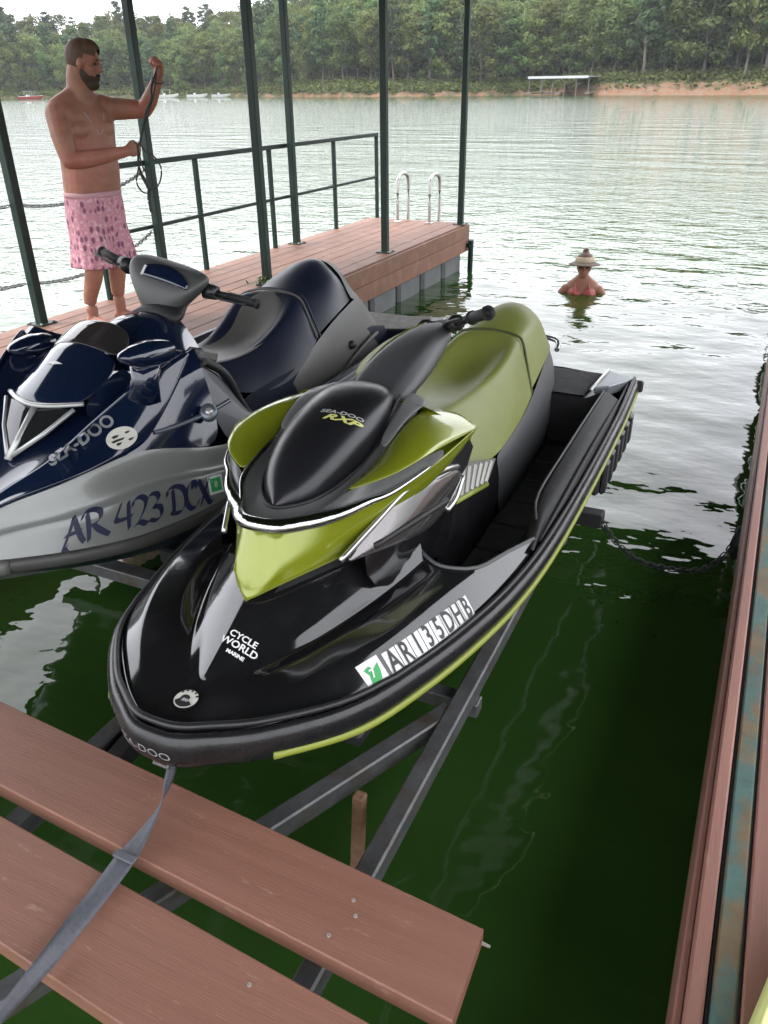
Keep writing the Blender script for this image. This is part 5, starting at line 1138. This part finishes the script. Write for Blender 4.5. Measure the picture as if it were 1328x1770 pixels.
for s in (1, -1): ell(bm, wh(.066, s*.034, .012), (.024, .030, .022), WH, 12, 8)
ell(bm, wh(.080, 0, .016), (.012, .02, .007), WH, 10, 8); remesh('sunglasses', bm, M_dark, WOM, .004, 1)
bm = bmesh.new(); ell(bm, wh(-.035, 0, .0), (.082, .084, .10), WH); ell(bm, wh(-.075, 0, -.07), (.045, .06, .07), WH); remesh('hair', bm, M_hair, WOM, .008, 2)
M_suit = mat('coral_swimsuit', (.30, .050, .040), .6, var=.3, vscale=40, col2=(.34, .17, .12), c2thr=(.56, .62), c2scale=30)
bm = bmesh.new()
for s in (1, -1):
    ell(bm, wp(s*.080, .092, .022), (.078, .072, .074)); limb(bm, [wp(s*.085, .145, .055), wp(s*.075, .10, .115), wp(s*.060, .03, .155), wp(s*.05, -.04, .15)], [.020, .014, .010, .010], 4, 8)
rings_bm(bm, [(-.50, WX, WY, .104, .166), (-.3, WX, WY, .104, .152), (-.08, WX, WY, .120, .168)], ff); remesh('swimsuit', bm, M_suit, WOM, .008, 2)
M_straw = mat('straw_weave', (.46, .38, .27), .8, var=.2, vscale=60, bump=.002, bscale=120); M_brimshade = mat('shaded_straw', (.13, .10, .075), .8, var=.3, vscale=50)
def rev(prof, seg=28, tilt=R(-4)):
    b_ = bmesh.new(); rows = []
    for r, z in prof:
        rw = []
        for k in range(seg):
            a = 2*math.pi*k/seg; ca, sa = math.cos(a), math.sin(a); rr_ = r if r < .125 else .118+(r-.118)*(.5+.5*ca)**.45
            rw.append(wh(*(Matrix.Rotation(tilt, 3, 'Y') @ Vector((rr_*ca-.004, rr_*.95*sa, z)))))
        rows.append(rw)
    loft_bm(b_, rows, wrap=True); fix_normals(b_); return b_
hat = finish('sun_visor', rev([(.113, .046), (.112, .070), (.107, .092), (.100, .104)]), M_straw, WOM); hat.modifiers.new('t', 'SOLIDIFY').thickness = .005
br_ = finish('visor_brim', rev([(.205, .026), (.170, .036), (.135, .044), (.112, .050), (.100, .052)]), M_brimshade, hat); br_.modifiers.new('t', 'SOLIDIFY').thickness = .005  # pale brim coloured dark, its underside shadow put into the straw
bm = bmesh.new(); ell(bm, wh(-.012, 0, .070), (.098, .088, .082), WH); ell(bm, wh(-.03, .0, .155), (.036, .036, .030), WH, 12, 8); ell(bm, wh(-.022, .008, .172), (.020, .024, .018), WH, 10, 6)
remesh('hair_bun', bm, M_hair, WOM, .006, 1)
# ================================================================== the far shore
SHORE = [(-80, 330, 0), (-60, 315, 0), (-54, 305, 0), (-48.3, 295, 0), (-43.4, 290, 0), (-38.3, 284, 0), (-35, 272, .1), (-31, 238, .4), (-27.4, 222, .5), (-23.7, 217, .5), (-20, 216, .5), (-16, 222, .5), (-14.2, 221, .6), (-12.2, 208, 1), (-9.2, 200, 1), (-5.9, 196, 1), (-1.7, 192, 1), (3.4, 188, 1), (11.3, 182, 1), (22, 178, 1), (40, 180, 1)]
def shore(az):
    for (a0, r0, b0), (a1, r1, b1) in zip(SHORE, SHORE[1:]):
        if a0 <= az <= a1:
            t = (az-a0)/(a1-a0); return r0+(r1-r0)*t, b0+(b1-b0)*t
    return SHORE[-1][1:] if az > 0 else SHORE[0][1:]
def wob(az, r): return noise.noise(Vector((az*.35, r*.02, 3.1)))
def ground(az, r):
    r0, bk = shore(az); r0 += 2.2*noise.noise(Vector((az*1.3, 0, 7)))+.8*noise.noise(Vector((az*5, 0, 2)))
    d = r-r0
    if d < 0: return max(-3, d*.25)
    hb = 1.0+2.0*bk
    z = hb*min(1, d/(2.5+3.5*bk))**.75
    if d > 7: z += (d-7)*(.135+.05*bk)*(1+.35*wob(az, r)) if d < 150 else 143*(.135+.05*bk)*(1+.35*wob(az, r))
    return z+.25*noise.noise(Vector((az*3, r*.3, 1)))*min(1, d/3)
def polar(az, r): return Vector((math.sin(R(az))*r, math.cos(R(az))*r, 0))
m = bpy.data.materials.new('shore_ground'); m.use_nodes = True; t = m.node_tree; b = t.nodes['Principled BSDF']; b.inputs['Roughness'].default_value = .95; b.inputs['Specular IOR Level'].default_value = .1
at_ = t.nodes.new('ShaderNodeAttribute'); at_.attribute_name = 'clay'; g_ = t.nodes.new('ShaderNodeNewGeometry')
n1 = t.nodes.new('ShaderNodeTexNoise'); n1.inputs['Scale'].default_value = .32; n1.inputs['Detail'].default_value = 6; t.links.new(g_.outputs['Position'], n1.inputs['Vector'])
n2 = t.nodes.new('ShaderNodeTexNoise'); n2.inputs['Scale'].default_value = 1.1; n2.inputs['Detail'].default_value = 5; t.links.new(g_.outputs['Position'], n2.inputs['Vector'])
gr = t.nodes.new('ShaderNodeMix'); gr.data_type = 'RGBA'; gr.inputs['A'].default_value = (.034, .040, .016, 1); gr.inputs['B'].default_value = (.075, .068, .030, 1)
rr_ = t.nodes.new('ShaderNodeMapRange'); rr_.inputs[1].default_value = .42; rr_.inputs[2].default_value = .6; t.links.new(n2.outputs[0], rr_.inputs[0]); t.links.new(rr_.outputs[0], gr.inputs['Factor'])
cl = t.nodes.new('ShaderNodeMix'); cl.data_type = 'RGBA'; cl.inputs['A'].default_value = (.175, .088, .052, 1); cl.inputs['B'].default_value = (.15, .115, .085, 1); t.links.new(rr_.outputs[0], cl.inputs['Factor'])
ad = t.nodes.new('ShaderNodeMath'); ad.operation = 'MULTIPLY_ADD'; ad.inputs[1].default_value = .8; t.links.new(n1.outputs[0], ad.inputs[0]); t.links.new(at_.outputs['Fac'], ad.inputs[2])
rm = t.nodes.new('ShaderNodeMapRange'); rm.inputs[1].default_value = .86; rm.inputs[2].default_value = 1.06; t.links.new(ad.outputs[0], rm.inputs[0])
mm = t.nodes.new('ShaderNodeMix'); mm.data_type = 'RGBA'; t.links.new(rm.outputs[0], mm.inputs['Factor']); t.links.new(gr.outputs['Result'], mm.inputs['A']); t.links.new(cl.outputs['Result'], mm.inputs['B'])
t.links.new(mm.outputs['Result'], b.inputs['Base Color'])
bm = bmesh.new(); lay = bm.verts.layers.float.new('clay'); V = []
azs = [-78+.5*i for i in range(231)]; ds = [-6, -2, -.5, .3, 1, 1.8, 2.8, 4, 5.5, 7, 10, 15, 22, 32, 45, 62, 82, 105, 130, 160, 210]
for az in azs:
    r0, bk = shore(az); row = []
    for d in ds:
        p = polar(az, r0+d); p.z = ground(az, r0+d); v = bm.verts.new(p)
        v[lay] = (.27+.33*bk if d < 5 else 0)+(.14 if d < 1.5 else 0); row.append(v)
    V.append(row)
for A, B in zip(V, V[1:]):
    for j in range(len(ds)-1): bm.faces.new((A[j], B[j], B[j+1], A[j+1]))
tag(finish('hillside', bm, m), kind='structure')

# ---- trees
def leafmat(name, c, tr=.25):
    m = bpy.data.materials.new(name); m.use_nodes = True; t = m.node_tree; b = t.nodes['Principled BSDF']; b.inputs['Roughness'].default_value = .75; b.inputs['Specular IOR Level'].default_value = .15
    oi = t.nodes.new('ShaderNodeObjectInfo'); gm = t.nodes.new('ShaderNodeNewGeometry')
    hs = t.nodes.new('ShaderNodeHueSaturation'); hs.inputs['Color'].default_value = (*c, 1)
    def rng_(src, a, b_):
        r = t.nodes.new('ShaderNodeMapRange'); r.inputs[3].default_value = a; r.inputs[4].default_value = b_; t.links.new(src, r.inputs[0]); return r.outputs[0]
    t.links.new(rng_(oi.outputs['Random'], .475, .525), hs.inputs['Hue'])
    v = t.nodes.new('ShaderNodeMath'); v.operation = 'MULTIPLY'; t.links.new(rng_(oi.outputs['Random'], .72, 1.3), v.inputs[0]); t.links.new(rng_(gm.outputs['Random Per Island'], .6, 1.4), v.inputs[1]); t.links.new(v.outputs[0], hs.inputs['Value'])
    t.links.new(hs.outputs[0], b.inputs['Base Color'])
    tl = t.nodes.new('ShaderNodeBsdfTranslucent'); t.links.new(hs.outputs[0], tl.inputs[0]); mx = t.nodes.new('ShaderNodeMixShader'); mx.inputs[0].default_value = tr
    o = t.nodes['Material Output']; t.links.new(b.outputs[0], mx.inputs[1]); t.links.new(tl.outputs[0], mx.inputs[2]); t.links.new(mx.outputs[0], o.inputs[0]); return m
L_broad = leafmat('broadleaf', (.084, .122, .040), .4); L_pale = leafmat('pale_leaf', (.112, .138, .042), .4); L_pine = leafmat('pine_needle', (.058, .092, .040), .3)
M_bark = mat('bark', (.10, .085, .070), .9, var=.4, vscale=2)
def crown_mesh(name, seed, kind, n, m):
    rg = random.Random(seed); vs, fs = [], []
    lobes = []
    if kind == 'pine':
        for k in range(13):
            z = .34+.62*(k/12); w = .20*(1-(z-.30)/.74)**.8+.02
            for q in range(3): a = rg.uniform(0, 6.28); lobes.append((Vector((math.cos(a)*w*rg.uniform(.2, .85), math.sin(a)*w*rg.uniform(.2, .85), z+rg.uniform(-.03, .03))), Vector((.085, .085, .040))*rg.uniform(.7, 1.2)))
    else:
        low_z = .13 if kind == 'full' else .28
        for k in range(26):
            z = rg.uniform(low_z, .93); f_ = (z-low_z)/(1-low_z); w = (.27 if kind == 'full' else .24)*math.sin(math.pi*min(1, .18+.80*f_))**.7; a = rg.uniform(0, 6.28); q = rg.uniform(.3, 1)
            s_ = rg.uniform(.07, .125); lobes.append((Vector((math.cos(a)*w*q, math.sin(a)*w*q, z)), Vector((s_, s_, s_*.72))))
    for k in range(n):
        c, r = rg.choice(lobes); d = Vector((rg.gauss(0, 1), rg.gauss(0, 1), rg.gauss(0, 1))).normalized()
        p = c+Vector((d.x*r.x, d.y*r.y, d.z*r.z))*rg.uniform(.55, 1.05)
        nrm = (d+Vector((rg.uniform(-.6, .6), rg.uniform(-.6, .6), rg.uniform(-.2, .9)))).normalized(); u = nrm.cross(Vector((rg.uniform(-1, 1), rg.uniform(-1, 1), rg.uniform(-1, 1)))).normalized(); w_ = nrm.cross(u)
        s1, s2 = rg.uniform(.013, .026), rg.uniform(.010, .018); i = len(vs)
        vs += [p-u*s1, p+w_*s2-u*s1*.1, p+u*s1, p-w_*s2+u*s1*.15]; fs.append((i, i+1, i+2, i+3))
    me = bpy.data.meshes.new(name); me.from_pydata([tuple(v) for v in vs], [], fs); me.materials.append(m); return me
def trunk_mesh(seed, kind):
    rg = random.Random(seed); bm = bmesh.new(); top = .93 if kind == 'pine' else .72
    P = [Vector((rg.uniform(-.01, .01)*k, rg.uniform(-.01, .01)*k, top*k/5-.04)) for k in range(6)]
    tube_bm(bm, P, [.016, .0135, .011, .009, .007, .004], 6)
    for k in range(5):
        z = rg.uniform(.3, .7); a = rg.uniform(0, 6.28); b0 = Vector((0, 0, z*top)); e = b0+Vector((math.cos(a)*.15, math.sin(a)*.15, .10)); tube_bm(bm, [b0, b0.lerp(e, .5)+Vector((0, 0, .015)), e], [.006, .004, .002], 5)
    me = bpy.data.meshes.new('trunk'); bm.to_mesh(me); bm.free(); me.materials.append(M_bark); return me
KINDS = []
for kind, mt, nm in (('full', L_broad, 'broad'), ('tall', L_broad, 'broad'), ('full', L_pale, 'pale'), ('tall', L_pale, 'pale'), ('pine', L_pine, 'pine'), ('pine', L_pine, 'pine'), ('full', L_broad, 'broad'), ('tall', L_pale, 'pale')):
    i = len(KINDS); KINDS.append((kind, nm, crown_mesh('crown', 40+i, kind, 2000 if kind != 'pine' else 1500, mt), trunk_mesh(70+i, kind)))
INFO = {'broad': ('leafy_tree', 'dark green leafy tree in the wood on the far shore', 'leafy trees on the far shore'),
        'pale': ('leafy_tree', 'yellow-green leafy tree in the wood on the far shore', 'yellow-green trees on the far shore'),
        'pine': ('pine_tree', 'slender dark pine tree in the wood on the far shore', 'pines on the far shore')}
rt = random.Random(21); places = []
d = 8.5
while d < 135:
    az = -58.0
    while az < 14:
        r0, bk = shore(az); r = r0+d+rt.uniform(-2.4, 2.4); a2 = az+rt.uniform(-.35, .35)
        places.append((d, a2, r, bk)); az += math.degrees((4.9 if d < 30 else 6.4)/r)*rt.uniform(.75, 1.35)
    d += 7.0 if d < 40 else 11.5
# which ones show largest: the front rows inside the view
def inview(az): return -52 < az < 1.5
near = [p for p in places if inview(p[1])]
near.sort(key=lambda p: p[0]+rt.uniform(0, 2)); own = set(id(p) for p in near[:285])
stuff = {}
for p in places:
    d, az, r, bk = p; pos = polar(az, r); pos.z = ground(az, r)-.1
    w = rt.random(); k = rt.choice((0, 1, 2, 3, 6, 7, 0, 2)) if w < .88 else rt.choice((4, 5))
    if bk > .8 and -10 < az < 0 and d < 20 and w < .3: k = 4
    h = rt.uniform(11.5, 16.5)*(1.0+.30*bk)*(1.10 if k in (4, 5) else 1)
    if d < 12 and rt.random() < .30: h *= rt.uniform(.45, .7)
    if d < 14 and abs(az+12.0) < 1.3: h *= .75
    sc_ = h; rz = rt.uniform(0, 6.28); wd = rt.uniform(.9, 1.3)
    kind, nm, cm, tm = KINDS[k]
    if id(p) in own:
        n_, lb, gp_ = INFO[nm]; lb = ('tall ' if h > 16 else 'low ' if h < 12.5 else '')+lb.replace('in the wood on the far shore', ('at the foot of' if d < 12 else 'higher up')+(' the far-left wooded hillside' if az < -33 else ' the wood above the middle grassy bank' if az < -13 else ' the wood over the right clay bank')); root = thing(n_, lb, 'tree', pos, gp_); root.rotation_euler = (0, 0, rz); root.scale = (sc_*wd, sc_*wd, sc_)
        for nn, me in (('crown', cm), ('trunk', tm)):
            c = bpy.data.objects.new(nn, me); COL.objects.link(c); c.parent = root
    else: stuff.setdefault(k, []).append((pos, rz, sc_*wd, sc_))
# the wood behind: one mass, built from the same crowns
vs, fs, mi = [], [], []
import numpy as np
allv, allf, allm = [], [], []; base = 0
mats_ = [L_broad, L_pale, L_pine]
for k, lst in stuff.items():
    kind, nm, cm, tm = KINDS[k]
    nv = len(cm.vertices); co = np.empty(nv*3, 'f'); cm.vertices.foreach_get('co', co); co = co.reshape(-1, 3)
    step = 2; nq = nv//4; keep = np.arange(0, nq, step); idx = (keep[:, None]*4+np.arange(4)).ravel(); q = co[idx]; cen = q.reshape(-1, 4, 3).mean(1, keepdims=True); q = (cen+(q.reshape(-1, 4, 3)-cen)*1.35).reshape(-1, 3)
    for pos, rz, sx, sz in lst:
        c, s = math.cos(rz), math.sin(rz); p = np.column_stack(((q[:, 0]*c-q[:, 1]*s)*sx+pos.x, (q[:, 0]*s+q[:, 1]*c)*sx+pos.y, q[:, 2]*sz+pos.z))
        allv.append(p); n4 = len(p)//4; allf.append(np.arange(len(p)).reshape(-1, 4)+base); allm.append(np.full(n4, {'broad': 0, 'pale': 1, 'pine': 2}[nm])); base += len(p)
av = np.concatenate(allv); af = np.concatenate(allf); am = np.concatenate(allm)
me = bpy.data.meshes.new('wood'); me.vertices.add(len(av)); me.vertices.foreach_set('co', av.astype('f').ravel()); me.loops.add(af.size); me.loops.foreach_set('vertex_index', af.astype('i').ravel())
me.polygons.add(len(af)); me.polygons.foreach_set('loop_start', np.arange(0, af.size, 4).astype('i')); me.polygons.foreach_set('loop_total', np.full(len(af), 4, 'i')); me.polygons.foreach_set('material_index', am.astype('i'))
for x in mats_: me.materials.append(x)
me.update(); me.validate()
o = link_mesh('far_wood', me, None); tag(o, 'wooded hillside rising behind the front trees of the far shore', 'woodland', kind='stuff')
# shrubs and grass on the bank
rs = random.Random(5); vs, fs = [], []
for k in range(9000):
    az = rs.uniform(-53, 4); r0, bk = shore(az); d = rs.choice((rs.uniform(2, 9), rs.uniform(5, 11), rs.uniform(6, 16))) if rs.random() < .8 else rs.uniform(1, 4)
    if bk > .8 and d < 5.5 and rs.random() < .85: continue
    r = r0+d; p = polar(az, r); p.z = ground(az, r); hgt = rs.uniform(.3, 1.3)*(1.4 if d > 7 else .8)
    for q in range(5):
        c = p+Vector((rs.gauss(0, .5), rs.gauss(0, .5), rs.uniform(.1, hgt))); u = Vector((rs.gauss(0, 1), rs.gauss(0, 1), rs.gauss(0, .5))).normalized()*rs.uniform(.2, .45); w_ = u.cross(Vector((rs.gauss(0, 1), rs.gauss(0, 1), rs.gauss(0, 1)))).normalized()*rs.uniform(.15, .35)
        i = len(vs); vs += [tuple(c-u), tuple(c+w_), tuple(c+u), tuple(c-w_)]; fs.append((i, i+1, i+2, i+3))
me = bpy.data.meshes.new('scrub'); me.from_pydata(vs, [], fs); me.materials.append(leafmat('scrub_leaf', (.085, .095, .030)))
tag(link_mesh('bank_scrub', me, None), 'low scrub and grass along the bank of the far shore', 'scrub', kind='stuff')

# ---- covered boat dock on the far shore
M_wroof = mat('white_roof_sheet', (.38, .39, .39), .5, var=.08, vscale=1); M_dpost = mat('dock_timber', (.14, .13, .11), .8, var=.2, vscale=2)
bd = thing('boat_dock', 'covered boat dock with a flat pale roof on posts on the far shore', 'dock', (-50.5, 202.5, 0))
A, B = Vector((-57.6, 204, 0)), Vector((-43.2, 201.3, 0)); ax = (B-A).normalized(); nrm = Vector((-ax.y, ax.x, 0)); ang = math.atan2(ax.y, ax.x)
mid_ = (A+B)/2+nrm*3.5
box('roof', (mid_.x, mid_.y, 3.75), (14.9, 8.4, .16), M_wroof, bd, rotz=ang, bev=.03); box('roof_fascia', (mid_.x-nrm.x*4.22, mid_.y-nrm.y*4.22, 3.66), (14.9, .08, .5), M_wroof, bd, rotz=ang, bev=.01)
for i in range(6):
    for jj in (0, 7):
        p = A.lerp(B, i/5)+nrm*jj; box('post', (p.x, p.y, 1.7), (.16, .16, 3.9), M_dpost, bd, rotz=ang, bev=.01)
for i in (0, 2.5, 5):
    p = A.lerp(B, i/5)+nrm*3.5; box('finger_deck', (p.x, p.y, .45), (1.2, 7.6, .28), M_dpost, bd, rotz=ang, bev=.02)
p = A.lerp(B, .5)+nrm*7.4; box('back_deck', (p.x, p.y, .45), (14.4, 1.3, .28), M_dpost, bd, rotz=ang, bev=.02)
# ---- boats
M_bwhite = mat('boat_white', (.62, .62, .60), .3, var=.05); M_bred = mat('boat_red', (.30, .045, .045), .35); M_bdark = mat('boat_dark', (.05, .055, .065), .4); M_canv = mat('boat_canvas', (.16, .17, .19), .8)
def runabout(name, label, x, y, yaw, L, hull, deck, top=False, group=None):
    root = thing(name, label, 'boat', (x, y, 0), group); q = Matrix.Rotation(yaw, 4, 'Z'); W = L*.36; rows = []
    for t_, w, zk, zg in ((0, .92, -.1, .62), (.3, 1, -.15, .62), (.6, .95, -.15, .68), (.82, .62, -.05, .78), (.95, .22, .2, .86), (1, .02, .5, .9)):
        xx = (t_-.5)*L; rows.append([tuple(Vector((x, y, 0))+q @ Vector(p)) for p in ((xx, -w*W/2, zg), (xx, -w*W/2*.8, zk+.15), (xx, 0, zk), (xx, w*W/2*.8, zk+.15), (xx, w*W/2, zg))])
    bm = bmesh.new(); loft_bm(bm, rows, caps=True); fix_normals(bm); finish('hull', bm, hull, root, angle=R(35))
    bm = bmesh.new(); loft_bm(bm, [[r[0], tuple((Vector(r[0])+Vector(r[-1]))/2+Vector((0, 0, .06))), r[-1]] for r in rows]); fix_normals(bm); finish('deck', bm, deck, root)
    c = Vector((x, y, 0))+q @ Vector((L*.08, 0, 1.0)); b2 = bmesh.new(); box_bm(b2, c, (.08, W*.8, .5), rotz=yaw, rot=(q @ Matrix.Rotation(R(-28), 4, 'Y')).to_3x3()); finish('windshield', b2, M_bdark, root, smooth=False)
    for s in (-.28, .28):
        c = Vector((x, y, 0))+q @ Vector((-L*.12, s*W, .82)); b2 = bmesh.new(); box_bm(b2, c, (.5, .5, .5), rotz=yaw, bev=.08); finish('seat', b2, M_bwhite, root, smooth=False)
    c = Vector((x, y, 0))+q @ Vector((-L*.52, 0, .55)); b2 = bmesh.new(); box_bm(b2, c, (.35, .4, .9), rotz=yaw, bev=.08); finish('outboard_motor', b2, M_bdark, root, smooth=False)
    if top:
        c = Vector((x, y, 0))+q @ Vector((-L*.05, 0, 2.0)); b2 = bmesh.new(); box_bm(b2, c, (L*.4, W*.95, .10), rotz=yaw, bev=.04); finish('canopy', b2, M_canv, root, smooth=False)
        for sx in (-.2, .12):
            for sy in (-.42, .42):
                c0 = Vector((x, y, 0))+q @ Vector((L*sx, W*sy, .65)); c1 = c0+Vector((0, 0, 1.3)); tube('canopy_pole', [c0, c1], .03, M_chrome, root, seg=6)
    return root
runabout('motor_boat', 'small red and white boat near the far left shore', -204.5, 192.9, R(20), 7.2, M_bred, M_bwhite, True)
GRP = 'boats moored along the far left shore'
runabout('motor_boat', 'white boat with a canopy, leftmost of the pale boats on the far left shore', -169.0, 211.0, R(35), 6.5, M_bwhite, M_bwhite, True, GRP)
runabout('motor_boat', 'white boat beside a canopied one on the far left shore, middle of the pale boats', -162.0, 216.0, R(28), 6.0, M_bwhite, M_canv, False, GRP)
runabout('motor_boat', 'dark-decked white boat on the far left shore, rightmost of the pale boats', -154.5, 217.5, R(38), 5.6, M_bwhite, M_bdark, False, GRP)

# ---- thin summer haze over the lake
hz = bpy.data.materials.new('haze'); hz.use_nodes = True; t = hz.node_tree; t.nodes.remove(t.nodes['Principled BSDF'])
pv = t.nodes.new('ShaderNodeVolumePrincipled'); pv.inputs['Color'].default_value = (.86, .93, 1.0, 1); pv.inputs['Density'].default_value = .00016; pv.inputs['Anisotropy'].default_value = .2
t.links.new(pv.outputs[0], t.nodes['Material Output'].inputs['Volume'])
o = box('haze', (0, 60, 42), (1860, 1900, 92), hz, None, bev=0); tag(o, kind='stuff')
